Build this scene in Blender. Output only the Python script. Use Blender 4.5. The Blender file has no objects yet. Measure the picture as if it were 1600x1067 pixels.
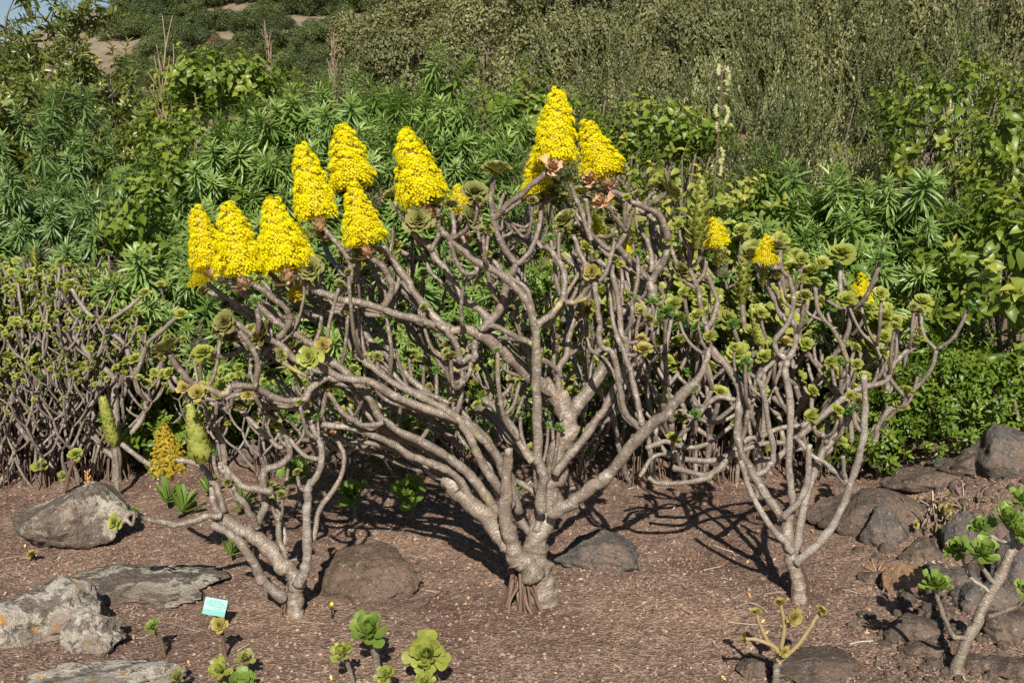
import bpy, math, random
import numpy as np
from mathutils import Vector, Matrix, Quaternion

# ------------------------------------------------------------------ camera / light
R = math.radians
SC = bpy.context.scene
COL = SC.collection
W0, H0, FPX = 1600.0, 1067.0, 1716.0
CAM_Z, PITCH = 1.5, R(9.0)
SUN_EL, SUN_AZ = R(36), R(-1.5)        # sun stands behind the camera

cam_d = bpy.data.cameras.new('camera')
cam_d.sensor_width = 36.0
cam_d.lens = 36.0 * FPX / W0
cam_d.clip_start, cam_d.clip_end = 0.05, 2000
cam = bpy.data.objects.new('camera', cam_d)
COL.objects.link(cam)
cam.location = (0, 0, CAM_Z)
cam.rotation_euler = (math.pi / 2 - PITCH, 0, 0)
SC.camera = cam

world = bpy.data.worlds.new('World')
SC.world = world
world.use_nodes = True
wn = world.node_tree
bg = wn.nodes['Background']
sky = wn.nodes.new('ShaderNodeTexSky')
sky.sky_type = 'NISHITA'
sky.sun_disc = False
sky.sun_elevation = SUN_EL
sky.sun_rotation = math.pi + SUN_AZ
sky.altitude = 200
sky.air_density = 1.0
sky.dust_density = 0.6
wn.links.new(sky.outputs[0], bg.inputs[0])
bg.inputs[1].default_value = 0.05

sun_d = bpy.data.lights.new('sun', 'SUN')
sun_d.energy = 5.0
sun_d.angle = R(0.5)
sun_d.color = (1.0, 0.94, 0.84)
sun = bpy.data.objects.new('sun', sun_d)
COL.objects.link(sun)
sdir = Vector((math.sin(SUN_AZ) * math.cos(SUN_EL), math.cos(SUN_AZ) * math.cos(SUN_EL), -math.sin(SUN_EL)))
sun.rotation_euler = sdir.to_track_quat('-Z', 'Y').to_euler()
sun.location = (0, -20, 20)

SC.view_settings.view_transform = 'Standard'
SC.view_settings.look = 'None'
SC.view_settings.exposure = 0.58
SC.view_settings.gamma = 1.0
SC.view_settings.use_curve_mapping = False
SC.cycles.use_denoising = False
SC.cycles.max_bounces = 5
SC.cycles.diffuse_bounces = 3
SC.cycles.glossy_bounces = 2
SC.cycles.transmission_bounces = 3
SC.cycles.caustics_reflective = False
SC.cycles.caustics_refractive = False

rng = np.random.default_rng(7)
rnd = random.Random(7)
GOLD = math.pi * (3 - math.sqrt(5))

# ------------------------------------------------------------------ noise and ground shape
def _hash(ix, iy, iz, s):
    n = (ix * 374761393 + iy * 668265263 + iz * 2147483647 + s * 974711) & 0xFFFFFFFF
    n = ((n ^ (n >> 13)) * 1274126177) & 0xFFFFFFFF
    return ((n ^ (n >> 16)) & 0xFFFF) / 65535.0

def vnoise(x, y, z=0.0, s=0):
    x = np.asarray(x, float); y = np.asarray(y, float); z = np.asarray(z, float) + 0 * x
    ix, iy, iz = np.floor(x).astype(np.int64), np.floor(y).astype(np.int64), np.floor(z).astype(np.int64)
    fx, fy, fz = x - ix, y - iy, z - iz
    fx, fy, fz = [f * f * (3 - 2 * f) for f in (fx, fy, fz)]
    o = 0
    for dx in (0, 1):
        for dy in (0, 1):
            for dz in (0, 1):
                w = (fx if dx else 1 - fx) * (fy if dy else 1 - fy) * (fz if dz else 1 - fz)
                o = o + w * _hash(ix + dx, iy + dy, iz + dz, s)
    return o * 2 - 1

def fbm(x, y, z=0.0, octs=4, s=0):
    o, a, f = 0, 1.0, 1.0
    for i in range(octs):
        o = o + a * vnoise(np.asarray(x) * f, np.asarray(y) * f, np.asarray(z) * f, s + i)
        a *= 0.5; f *= 2.03
    return o

def sstep(a, b, x):
    t = np.clip((x - a) / (b - a), 0, 1)
    return t * t * (3 - 2 * t)

def gh(x, y):
    """ground height"""
    x = np.asarray(x, float); y = np.asarray(y, float)
    near = 0.016 * fbm(x * 1.7, y * 1.7, 0, 3, 11) + 0.006 * fbm(x * 9, y * 9, 0, 3, 21)
    near = near + 0.24 * sstep(1.4, 2.3, x) * sstep(3.5, 4.7, y)            # stony bank on the right
    near = near + 0.07 * sstep(-1.0, -2.0, x) * sstep(4.5, 3.2, y)           # outcrop on the left
    a = x / np.maximum(y, 6.0)
    k = np.interp(a, [-1.2, -0.47, -0.41, -0.35, -0.23, 0.6], [0.070, 0.086, 0.114, 0.132, 0.160, 0.175])
    s = np.clip((y - 9) / 71, 0, 1) ** 1.05
    hill = s * (1.5 + 80 * k) * (1 - 0.5 * sstep(85, 200, y))
    hill = hill + s * (1.2 * fbm(x * 0.06, y * 0.06, 0, 3, 31) + 0.3 * fbm(x * 0.4, y * 0.4, 0, 3, 41))
    return near * (1 - sstep(12, 20, y)) + hill

_gx, _gy = np.arange(-7, 7.01, .035), np.arange(-1, 15.01, .035)
_gz = gh(*np.meshgrid(_gx, _gy, indexing='ij'))
def ghf(x, y):
    fx, fy = (x + 7) / .035, (y + 1) / .035
    i, j = int(fx), int(fy)
    if 0 <= fx < len(_gx) - 1 and 0 <= fy < len(_gy) - 1:      # looked up, close by
        u, v = fx - i, fy - j
        return float(_gz[i, j] * (1 - u) * (1 - v) + _gz[i + 1, j] * u * (1 - v) + _gz[i, j + 1] * (1 - u) * v + _gz[i + 1, j + 1] * u * v)
    return float(gh(np.array([x]), np.array([y]))[0])

cP, sP = math.cos(PITCH), math.sin(PITCH)
def ray(px, py):
    cx, cy = (px - 800.0) / FPX, (H0 / 2 - py) / FPX
    return np.array([cx, cP + cy * sP, -sP + cy * cP])
def P(px, py, Y):
    d = ray(px, py); t = Y / d[1]
    return np.array([0, 0, CAM_Z]) + d * t
def G(px, py):
    d = ray(px, py); t = CAM_Z / max(1e-3, -d[2])
    for _ in range(6):
        p = d * t
        t = (CAM_Z - ghf(p[0], p[1])) / max(1e-3, -d[2])
    p = d * t
    return np.array([p[0], p[1], ghf(p[0], p[1])])
def mpp(Y, py=533):
    """metres per photo pixel at ground distance Y"""
    d = ray(800, py)
    return (Y / d[1]) / FPX

# ------------------------------------------------------------------ materials
def new_mat(name):
    m = bpy.data.materials.new(name); m.use_nodes = True
    nt = m.node_tree
    b = nt.nodes['Principled BSDF']
    return m, nt, b

def nd(nt, t, **kw):
    n = nt.nodes.new(t)
    for k, v in kw.items():
        if k.startswith('i_'):
            n.inputs[k[2:].replace('_', ' ')].default_value = v
        else:
            setattr(n, k, v)
    return n

def ramp(nt, stops, fac=None, interp='LINEAR'):
    n = nt.nodes.new('ShaderNodeValToRGB')
    e = n.color_ramp.elements
    n.color_ramp.interpolation = interp
    while len(e) < len(stops):
        e.new(0.5)
    for i, (p, c) in enumerate(stops):
        e[i].position = p
        e[i].color = (*c, 1) if len(c) == 3 else c
    if fac is not None:
        nt.links.new(fac, n.inputs[0])
    return n

def mix(nt, fac, a, b, mode='MIX'):
    n = nt.nodes.new('ShaderNodeMix'); n.data_type = 'RGBA'; n.blend_type = mode
    for sock, v in ((n.inputs[0], fac), (n.inputs[6], a), (n.inputs[7], b)):
        if hasattr(v, 'links'):
            nt.links.new(v, sock)
        elif isinstance(v, (int, float)):
            sock.default_value = v
        else:
            sock.default_value = (*v, 1)
    return n.outputs[2]

def math_n(nt, op, a, b=None):
    n = nt.nodes.new('ShaderNodeMath'); n.operation = op
    for i, v in enumerate((a, b)):
        if v is None: continue
        if hasattr(v, 'links'): nt.links.new(v, n.inputs[i])
        else: n.inputs[i].default_value = v
    return n.outputs[0]

def attr(nt, name):
    n = nt.nodes.new('ShaderNodeAttribute'); n.attribute_name = name
    return n.outputs['Fac']

def noise(nt, scale, detail=4, rough=0.55, vec=None):
    n = nt.nodes.new('ShaderNodeTexNoise')
    n.inputs['Scale'].default_value = scale
    n.inputs['Detail'].default_value = detail
    n.inputs['Roughness'].default_value = rough
    if vec is not None: nt.links.new(vec, n.inputs['Vector'])
    return n.outputs['Fac']

def bump(nt, b, h, strength=0.5, dist=0.005):
    n = nt.nodes.new('ShaderNodeBump')
    n.inputs['Strength'].default_value = strength
    n.inputs['Distance'].default_value = dist
    nt.links.new(h, n.inputs['Height'])
    nt.links.new(n.outputs[0], b.inputs['Normal'])

def leaf_mat(name, stops, rough=0.45, transl=0.3, tcol=None, spec=0.4, objvar=0.35):
    """leaf colour by the leaf's own tint attribute, varied from plant piece to piece"""
    m, nt, b = new_mat(name)
    t = attr(nt, 'tint')
    oi = nt.nodes.new('ShaderNodeObjectInfo')
    f = math_n(nt, 'ADD', math_n(nt, 'MULTIPLY', t, 1 - objvar), math_n(nt, 'MULTIPLY', oi.outputs['Random'], objvar))
    c = ramp(nt, stops, f)
    nt.links.new(c.outputs[0], b.inputs['Base Color'])
    b.inputs['Roughness'].default_value = rough
    b.inputs['Specular IOR Level'].default_value = spec
    if transl > 0:
        tr = nt.nodes.new('ShaderNodeBsdfTranslucent')
        tc = mix(nt, 1.0, c.outputs[0], tcol or (1.5, 1.6, 0.6), 'MULTIPLY')
        nt.links.new(tc, tr.inputs[0])
        ms = nt.nodes.new('ShaderNodeMixShader')
        ms.inputs[0].default_value = transl
        nt.links.new(b.outputs[0], ms.inputs[1]); nt.links.new(tr.outputs[0], ms.inputs[2])
        nt.links.new(ms.outputs[0], nt.nodes['Material Output'].inputs[0])
    return m

def bark_mat(name, c0, c1, c2, ring=150.0, lichen=0.62, scars=1.0):
    m, nt, b = new_mat(name)
    al = attr(nt, 'along'); tint = attr(nt, 'tint')
    geo = nt.nodes.new('ShaderNodeTexCoord')
    vec = geo.outputs['Object']
    n1 = noise(nt, 9, 5, 0.6, vec)
    n2 = noise(nt, 60, 3, 0.6, vec)
    # leaf scars run round the stem
    ph = math_n(nt, 'ADD', math_n(nt, 'MULTIPLY', al, ring), math_n(nt, 'MULTIPLY', n2, 9.0))
    rings = math_n(nt, 'ABSOLUTE', math_n(nt, 'SINE', ph))
    rr = ramp(nt, [(0.0, (.15, .15, .15)), (0.3, (0.75, 0.75, 0.75)), (1, (1, 1, 1))], rings)
    col = ramp(nt, [(0.3, c0), (0.52, c1), (0.75, c2)], math_n(nt, 'ADD', math_n(nt, 'MULTIPLY', n1, 0.75), math_n(nt, 'MULTIPLY', n2, 0.25)))
    young = mix(nt, tint, col.outputs[0], (0.165, 0.118, 0.095))
    dark = mix(nt, 1.0, young, (0.55, 0.52, 0.50), 'MULTIPLY')
    rmask = ramp(nt, [(0.35, (.15, .15, .15)), (0.6, (1, 1, 1))], noise(nt, 16, 3, 0.6, vec))
    rf = math_n(nt, 'SUBTRACT', 1.0, math_n(nt, 'MULTIPLY', math_n(nt, 'SUBTRACT', 1.0, rr.outputs[0]), rmask.outputs[0]))
    c = mix(nt, rf, dark, young)
    sp_ = ramp(nt, [(0.40, (1, 1, 1)), (0.46, (0, 0, 0))], noise(nt, 110, 4, 0.75, vec))
    c = mix(nt, math_n(nt, 'MULTIPLY', sp_.outputs[0], 0.55), c, (0.075, 0.055, 0.045))
    lm = ramp(nt, [(lichen, (0, 0, 0)), (lichen + 0.05, (1, 1, 1))], noise(nt, 5.5, 6, 0.65, vec))
    c = mix(nt, math_n(nt, 'MULTIPLY', lm.outputs[0], 0.8), c, (0.36, 0.29, 0.09))
    wm = ramp(nt, [(0.54, (0, 0, 0)), (0.62, (1, 1, 1))], noise(nt, 40, 6, 0.75, vec))
    c = mix(nt, math_n(nt, 'MULTIPLY', wm.outputs[0], 0.55), c, (0.46, 0.42, 0.37))
    nt.links.new(c, b.inputs['Base Color'])
    b.inputs['Roughness'].default_value = 0.5
    b.inputs['Specular IOR Level'].default_value = 0.5
    h = math_n(nt, 'ADD', math_n(nt, 'MULTIPLY', rr.outputs[0], 0.6 * scars), math_n(nt, 'MULTIPLY', n2, 1.0))
    bump(nt, b, h, 0.8, 0.003)
    return m

def flat_mat(name, stops, rough=0.8, spec=0.2, bumps=0, scale=30):
    m, nt, b = new_mat(name)
    t = attr(nt, 'tint')
    tc = nt.nodes.new('ShaderNodeTexCoord')
    n = noise(nt, scale, 4, 0.6, tc.outputs['Object'])
    c = ramp(nt, stops, math_n(nt, 'ADD', math_n(nt, 'MULTIPLY', t, 0.7), math_n(nt, 'MULTIPLY', n, 0.3)))
    nt.links.new(c.outputs[0], b.inputs['Base Color'])
    b.inputs['Roughness'].default_value = rough
    b.inputs['Specular IOR Level'].default_value = spec
    if bumps: bump(nt, b, n, bumps, 0.004)
    return m

M = {}
M['bark'] = bark_mat('aeonium_bark', (0.105, 0.082, 0.062), (0.205, 0.165, 0.128), (0.35, 0.30, 0.24), 400)
M['bark_pale'] = bark_mat('pale_peeling_bark', (0.145, 0.120, 0.098), (0.27, 0.232, 0.192), (0.43, 0.39, 0.335), 400, 0.75)
M['bark_old'] = bark_mat('old_trunk_bark', (0.11, 0.083, 0.062), (0.23, 0.18, 0.136), (0.43, 0.37, 0.295), 330, 0.72)
M['bark_hedge'] = bark_mat('hedge_bark', (0.12, 0.095, 0.075), (0.23, 0.19, 0.152), (0.36, 0.315, 0.26), 420, 0.72)
M['twig'] = flat_mat('dry_twig', [(0, (0.10, 0.065, 0.045)), (1, (0.30, 0.21, 0.15))], 0.8, 0.2, 0.4, 60)
M['root'] = flat_mat('aerial_root', [(0, (0.065, 0.040, 0.030)), (1, (0.20, 0.130, 0.098))], 0.85, 0.1, 0.4, 60)
M['olive_ros'] = leaf_mat('olive_rosette_leaf', [(0, (0.13, 0.105, 0.035)), (0.35, (0.20, 0.195, 0.06)), (0.75, (0.30, 0.295, 0.105)), (1, (0.42, 0.38, 0.17))], 0.5, 0.15)
M['dry_ros'] = leaf_mat('drying_rosette_leaf', [(0, (0.19, 0.14, 0.03)), (0.6, (0.32, 0.26, 0.07)), (1, (0.42, 0.36, 0.13))], 0.6, 0.1)
M['fresh_ros'] = leaf_mat('fresh_rosette_leaf', [(0, (0.085, 0.145, 0.020)), (0.5, (0.165, 0.245, 0.042)), (1, (0.29, 0.36, 0.10))], 0.5, 0.3)
M['lime_ros'] = leaf_mat('yellow_green_rosette_leaf', [(0, (0.15, 0.165, 0.03)), (0.5, (0.27, 0.295, 0.058)), (1, (0.42, 0.43, 0.12))], 0.45, 0.25)
M['shade_ros'] = leaf_mat('mid_green_rosette_leaf', [(0, (0.035, 0.085, 0.012)), (0.5, (0.085, 0.16, 0.025)), (1, (0.19, 0.26, 0.07))], 0.4, 0.25)
M['petal'] = leaf_mat('yellow_petal', [(0, (0.58, 0.40, 0.0)), (0.35, (0.78, 0.665, 0.003)), (1, (0.85, 0.80, 0.012))], 0.6, 0.3, (1.1, 1.05, 0.5), 0.1, 0.15)
M['petal_old'] = leaf_mat('withering_petal', [(0, (0.22, 0.13, 0.012)), (0.5, (0.44, 0.32, 0.03)), (1, (0.58, 0.49, 0.07))], 0.7, 0.2, (1.1, 1.0, 0.5), 0.1, 0.1)
M['stalk'] = flat_mat('flower_stalk', [(0, (0.24, 0.15, 0.02)), (1, (0.42, 0.34, 0.05))], 0.7)
M['bract'] = leaf_mat('dry_pink_bract', [(0, (0.44, 0.22, 0.13)), (0.5, (0.58, 0.38, 0.24)), (1, (0.60, 0.56, 0.30))], 0.6, 0.2, (1.2, 1.0, 0.7))
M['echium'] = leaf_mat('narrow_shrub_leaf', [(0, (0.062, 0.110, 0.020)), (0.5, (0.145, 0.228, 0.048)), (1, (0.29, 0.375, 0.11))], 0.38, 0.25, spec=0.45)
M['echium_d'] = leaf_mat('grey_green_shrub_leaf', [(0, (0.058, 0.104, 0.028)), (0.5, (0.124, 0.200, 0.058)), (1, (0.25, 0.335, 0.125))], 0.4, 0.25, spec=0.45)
M['vine'] = leaf_mat('broad_green_leaf', [(0, (0.055, 0.098, 0.012)), (0.55, (0.135, 0.195, 0.022)), (0.9, (0.26, 0.295, 0.048)), (1, (0.42, 0.35, 0.06))], 0.4, 0.35)
M['vine_y'] = leaf_mat('yellowing_broad_leaf', [(0, (0.07, 0.12, 0.015)), (0.45, (0.17, 0.21, 0.03)), (0.85, (0.33, 0.33, 0.06)), (1, (0.50, 0.36, 0.06))], 0.45, 0.35)
M['weed'] = leaf_mat('bright_weed_leaf', [(0, (0.055, 0.105, 0.01)), (0.6, (0.130, 0.20, 0.022)), (1, (0.27, 0.32, 0.055))], 0.4, 0.35)
M['oliveleaf'] = leaf_mat('upright_shrub_leaf', [(0, (0.055, 0.070, 0.022)), (0.5, (0.130, 0.148, 0.050)), (0.9, (0.27, 0.275, 0.115)), (1, (0.37, 0.33, 0.17))], 0.42, 0.2, spec=0.5, objvar=.65)
M['greyleaf'] = leaf_mat('grey_olive_leaf', [(0, (0.058, 0.066, 0.024)), (0.5, (0.130, 0.138, 0.052)), (1, (0.26, 0.25, 0.11))], 0.55, 0.2)
M['brownleaf'] = leaf_mat('brownish_scrub_leaf', [(0, (0.065, 0.055, 0.03)), (0.5, (0.13, 0.11, 0.06)), (1, (0.23, 0.19, 0.11))], 0.6, 0.15)
M['hillleaf'] = leaf_mat('dark_hill_leaf', [(0, (0.022, 0.036, 0.010)), (0.5, (0.058, 0.082, 0.022)), (1, (0.135, 0.155, 0.048))], 0.5, 0.2)
M['midhill'] = leaf_mat('mid_green_hill_leaf', [(0, (0.035, 0.05, 0.012)), (0.5, (0.085, 0.115, 0.03)), (1, (0.165, 0.19, 0.06))], 0.5, 0.2)
M['redleaf'] = leaf_mat('reddish_scrub_leaf', [(0, (0.08, 0.04, 0.025)), (0.5, (0.17, 0.085, 0.05)), (1, (0.25, 0.15, 0.09))], 0.6, 0.1)
M['treeleaf'] = leaf_mat('loose_tree_leaf', [(0, (0.055, 0.075, 0.012)), (0.5, (0.125, 0.155, 0.028)), (0.9, (0.24, 0.26, 0.06)), (1, (0.36, 0.25, 0.10))], 0.35, 0.3, spec=0.6)
M['tree_bark'] = flat_mat('tree_bark', [(0, (0.06, 0.045, 0.035)), (1, (0.24, 0.19, 0.15))], 0.8, 0.2, 0.5, 25)
M['orange'] = flat_mat('dead_orange_stem', [(0, (0.45, 0.20, 0.05)), (1, (0.70, 0.38, 0.12))], 0.7)
M['white'] = flat_mat('white_flower', [(0, (0.7, 0.7, 0.65)), (1, (0.8, 0.8, 0.76))], 0.6)
M['dryflower'] = flat_mat('dead_flower_head', [(0, (0.08, 0.055, 0.045)), (1, (0.17, 0.125, 0.105))], 0.9, 0.1)

M['tassel'] = flat_mat('pale_dry_tassel', [(0, (.20, .21, .09)), (1, (.42, .40, .22))], .8, .1, .8, 200)
M['stub'] = flat_mat('yellowish_stub_bark', [(0, (0.26, 0.19, 0.09)), (1, (0.50, 0.42, 0.22))], .7, .3, .6, 90)
M['straw'] = flat_mat('dry_straw', [(0, (0.22, 0.11, 0.05)), (1, (0.46, 0.29, 0.16))], .8)

def soil_mat():
    m, nt, b = new_mat('red_gravel_soil')
    tc = nt.nodes.new('ShaderNodeTexCoord'); vec = tc.outputs['Object']
    sep = nt.nodes.new('ShaderNodeSeparateXYZ'); nt.links.new(vec, sep.inputs[0])
    big = noise(nt, 1.6, 4, 0.6, vec); mid = noise(nt, 14, 5, 0.65, vec); fine = noise(nt, 130, 4, 0.7, vec)
    v = nt.nodes.new('ShaderNodeTexVoronoi'); v.inputs['Scale'].default_value = 95
    nt.links.new(vec, v.inputs['Vector'])
    sepc = nt.nodes.new('ShaderNodeSeparateColor'); nt.links.new(v.outputs['Color'], sepc.inputs[0])
    f = math_n(nt, 'ADD', math_n(nt, 'MULTIPLY', mid, 0.45), math_n(nt, 'ADD', math_n(nt, 'MULTIPLY', sepc.outputs[0], 0.30), math_n(nt, 'MULTIPLY', fine, 0.25)))
    c = ramp(nt, [(0.24, (0.074, 0.048, 0.037)), (0.45, (0.178, 0.120, 0.091)), (0.62, (0.28, 0.196, 0.152)), (0.8, (0.41, 0.315, 0.25))], f)
    t = ramp(nt, [(0.35, (0.72, 0.64, 0.62)), (0.5, (1, .97, .94)), (0.66, (1.3, 1.25, 1.12))], big)
    near = mix(nt, 1.0, c.outputs[0], t.outputs[0], 'MULTIPLY')
    far = ramp(nt, [(0.3, (0.10, 0.085, 0.045)), (0.55, (0.25, 0.195, 0.13)), (0.75, (0.34, 0.265, 0.19))], math_n(nt, 'ADD', math_n(nt, 'MULTIPLY', noise(nt, 0.35, 6, 0.65, vec), 0.6), math_n(nt, 'MULTIPLY', noise(nt, 3, 4, 0.6, vec), 0.4)))
    y = math_n(nt, 'MULTIPLY', sep.outputs[1], 0.01)
    yr = ramp(nt, [(0.08, (0, 0, 0)), (0.14, (1, 1, 1))], y)
    cc = mix(nt, yr.outputs[0], near, far.outputs[0])
    nt.links.new(cc, b.inputs['Base Color'])
    b.inputs['Roughness'].default_value = 0.92
    b.inputs['Specular IOR Level'].default_value = 0.15
    h = math_n(nt, 'ADD', math_n(nt, 'MULTIPLY', fine, 0.5), math_n(nt, 'ADD', mid, math_n(nt, 'MULTIPLY', v.outputs['Distance'], 0.6)))
    bump(nt, b, h, 1.0, 0.012)
    return m
M['soil'] = soil_mat()

def rock_mat(name, c0, c1, c2, lichen=0.60, lcol=(0.52, 0.50, 0.41), orange=0.0, lscale=7):
    m, nt, b = new_mat(name)
    tc = nt.nodes.new('ShaderNodeTexCoord'); vec = tc.outputs['Object']
    a = noise(nt, 5, 6, 0.65, vec); f = noise(nt, 45, 5, 0.7, vec)
    c = ramp(nt, [(0.3, c0), (0.5, c1), (0.7, c2)], math_n(nt, 'ADD', math_n(nt, 'MULTIPLY', a, 0.6), math_n(nt, 'MULTIPLY', f, 0.4)))
    out = c.outputs[0]
    lm = ramp(nt, [(lichen, (0, 0, 0)), (lichen + 0.04, (1, 1, 1))], math_n(nt, 'ADD', math_n(nt, 'MULTIPLY', noise(nt, lscale, 7, 0.7, vec), 0.8), math_n(nt, 'MULTIPLY', f, 0.2)))
    out = mix(nt, math_n(nt, 'MULTIPLY', lm.outputs[0], 0.9), out, lcol)
    if orange:
        v = nt.nodes.new('ShaderNodeTexVoronoi'); v.inputs['Scale'].default_value = 11
        nt.links.new(vec, v.inputs['Vector'])
        om = math_n(nt, 'MULTIPLY', ramp(nt, [(0.16, (1, 1, 1)), (0.2, (0, 0, 0))], v.outputs['Distance']).outputs[0],
                    ramp(nt, [(orange, (0, 0, 0)), (orange + 0.03, (1, 1, 1))], noise(nt, 3.2, 2, 0.5, vec)).outputs[0])
        out = mix(nt, math_n(nt, 'MULTIPLY', om, 0.9), out, (0.58, 0.27, 0.05))
    dust = ramp(nt, [(0.50, (0, 0, 0)), (0.60, (1, 1, 1))], noise(nt, 3.4, 6, 0.7, vec))
    out = mix(nt, math_n(nt, 'MULTIPLY', dust.outputs[0], 0.7), out, (0.20, 0.138, 0.105))
    speck = ramp(nt, [(0.60, (0, 0, 0)), (0.64, (1, 1, 1))], noise(nt, 75, 4, 0.7, vec))
    out = mix(nt, math_n(nt, 'MULTIPLY', speck.outputs[0], 0.5), out, (0.46, 0.42, 0.35))
    crack = ramp(nt, [(0.40, (1, 1, 1)), (0.45, (0, 0, 0))], noise(nt, 28, 5, 0.75, vec))
    out = mix(nt, math_n(nt, 'MULTIPLY', crack.outputs[0], 0.6), out, (0.045, 0.036, 0.03))
    nt.links.new(out, b.inputs['Base Color'])
    b.inputs['Roughness'].default_value = 0.88
    b.inputs['Specular IOR Level'].default_value = 0.2
    bump(nt, b, math_n(nt, 'ADD', math_n(nt, 'ADD', a, math_n(nt, 'MULTIPLY', f, 0.7)), math_n(nt, 'MULTIPLY', noise(nt, 160, 4, 0.7, vec), 0.25)), 1.0, 0.03)
    return m
M['rock_lichen'] = rock_mat('lichened_grey_rock', (0.085, 0.068, 0.054), (0.155, 0.125, 0.098), (0.235, 0.195, 0.155), 0.51, (0.52, 0.49, 0.40))
M['rock_pale'] = rock_mat('pale_lichen_rock', (0.115, 0.094, 0.076), (0.215, 0.18, 0.147), (0.33, 0.285, 0.24), 0.47, (0.50, 0.46, 0.385), 0.45)
M['rock_brown'] = rock_mat('brown_boulder', (0.09, 0.060, 0.040), (0.16, 0.108, 0.075), (0.25, 0.18, 0.13), 0.70)
M['rock_grey'] = rock_mat('dark_basalt', (0.065, 0.058, 0.052), (0.125, 0.110, 0.098), (0.20, 0.18, 0.158), 0.70)
M['rock_ochre'] = rock_mat('ochre_stone', (0.16, 0.095, 0.05), (0.30, 0.185, 0.10), (0.40, 0.27, 0.17), 0.72)
M['rock_bank'] = rock_mat('bank_rock', (0.055, 0.042, 0.034), (0.125, 0.092, 0.070), (0.21, 0.165, 0.13), 0.68)

# ------------------------------------------------------------------ mesh helpers
def build_mesh(name, V, F, mat, tint=None, along=None, smooth=True):
    """V (n,3); F list of index arrays, each (k,3) or (k,4)"""
    me = bpy.data.meshes.new(name)
    V = np.asarray(V, np.float32)
    Fs = [np.asarray(f, np.int32) for f in (F if isinstance(F, list) else [F]) if len(f)]
    me.vertices.add(len(V)); me.vertices.foreach_set('co', V.ravel())
    lv = np.concatenate([f.ravel() for f in Fs])
    lt = np.concatenate([np.full(len(f), f.shape[1], np.int32) for f in Fs])
    ls = np.concatenate([[0], np.cumsum(lt)[:-1]]).astype(np.int32)
    me.loops.add(len(lv)); me.loops.foreach_set('vertex_index', lv)
    me.polygons.add(len(lt)); me.polygons.foreach_set('loop_start', ls)
    me.polygons.foreach_set('use_smooth', np.full(len(lt), smooth, bool))
    me.update(calc_edges=True)
    for nm, arr in (('tint', tint), ('along', along)):
        if arr is not None:
            at = me.attributes.new(nm, 'FLOAT', 'POINT')
            at.data.foreach_set('value', np.asarray(arr, np.float32))
    me.materials.append(mat)
    return me

class MB:
    """collects copies of templates into one mesh"""
    def __init__(self): self.V, self.F, self.T, self.A, self.n = [], [], [], [], 0
    def add(self, V, F, tint=0.5, along=0.0):
        V = np.asarray(V, float)
        for f in (F if isinstance(F, list) else [F]):
            self.F.append(np.asarray(f) + self.n)
        self.V.append(V)
        self.T.append(np.broadcast_to(np.asarray(tint, float), (len(V),)))
        self.A.append(np.broadcast_to(np.asarray(along, float), (len(V),)))
        self.n += len(V)
    def scatter(self, V, F, mats, offs, tints, T0=None):
        """V (n,3) template, mats (k,3,3), offs (k,3), tints (k,)"""
        k, n = len(offs), len(V)
        W = np.einsum('kij,nj->kni', mats, V) + offs[:, None, :]
        self.V.append(W.reshape(-1, 3))
        for f in (F if isinstance(F, list) else [F]):
            f = np.asarray(f)
            self.F.append((f[None] + (np.arange(k) * n)[:, None, None]).reshape(-1, f.shape[1]) + self.n)
        t = np.repeat(tints, n)
        if T0 is not None: t = np.clip(t + np.tile(T0, k), 0, 1)
        self.T.append(t); self.A.append(np.zeros(k * n))
        self.n += k * n
    def mesh(self, name, mat, smooth=True):
        groups = {}
        for f in self.F: groups.setdefault(f.shape[1], []).append(f)
        return build_mesh(name, np.concatenate(self.V), [np.concatenate(g) for g in groups.values()], mat,
                          np.concatenate(self.T), np.concatenate(self.A), smooth)

def link(name, data, parent=None, loc=(0, 0, 0)):
    o = bpy.data.objects.new(name, data); COL.objects.link(o)
    o.location = loc
    if parent is not None: o.parent = parent
    return o

def thing(name, label, cat, loc, group=None):
    o = link(name, None, None, loc)
    o.empty_display_size = 0.05
    o['label'] = label; o['category'] = cat
    if group: o['group'] = group
    return o

def tag(o, label, cat, group=None):
    o['label'] = label; o['category'] = cat
    if group: o['group'] = group
    return o

def align(axis, spin=0.0, scale=1.0):
    q = Vector(axis).to_track_quat('Z', 'Y') @ Quaternion((0, 0, 1), spin)
    return q

def part(name, mesh, parent, wloc, axis=None, spin=0.0, scale=1.0):
    """an oriented piece at a world place, under its (unrotated) thing"""
    o = link(name, mesh, parent)
    o.location = Vector(wloc) - (parent.location if parent else Vector((0, 0, 0)))
    if axis is not None:
        o.rotation_mode = 'QUATERNION'
        o.rotation_quaternion = align(axis, spin)
    o.scale = (scale,) * 3 if isinstance(scale, (int, float)) else scale
    return o

def rot_to(axes, spins):
    """(k,3,3) matrices whose z column is axis"""
    z = axes / np.linalg.norm(axes, axis=1, keepdims=True)
    ref = np.where(np.abs(z[:, 2:3]) < 0.95, np.array([[0, 0, 1.0]]), np.array([[0, 1.0, 0]]))
    x = np.cross(ref, z); x /= np.linalg.norm(x, axis=1, keepdims=True)
    y = np.cross(z, x)
    c, s = np.cos(spins)[:, None], np.sin(spins)[:, None]
    X = x * c + y * s; Y = -x * s + y * c
    return np.stack([X, Y, z], axis=2)

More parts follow.
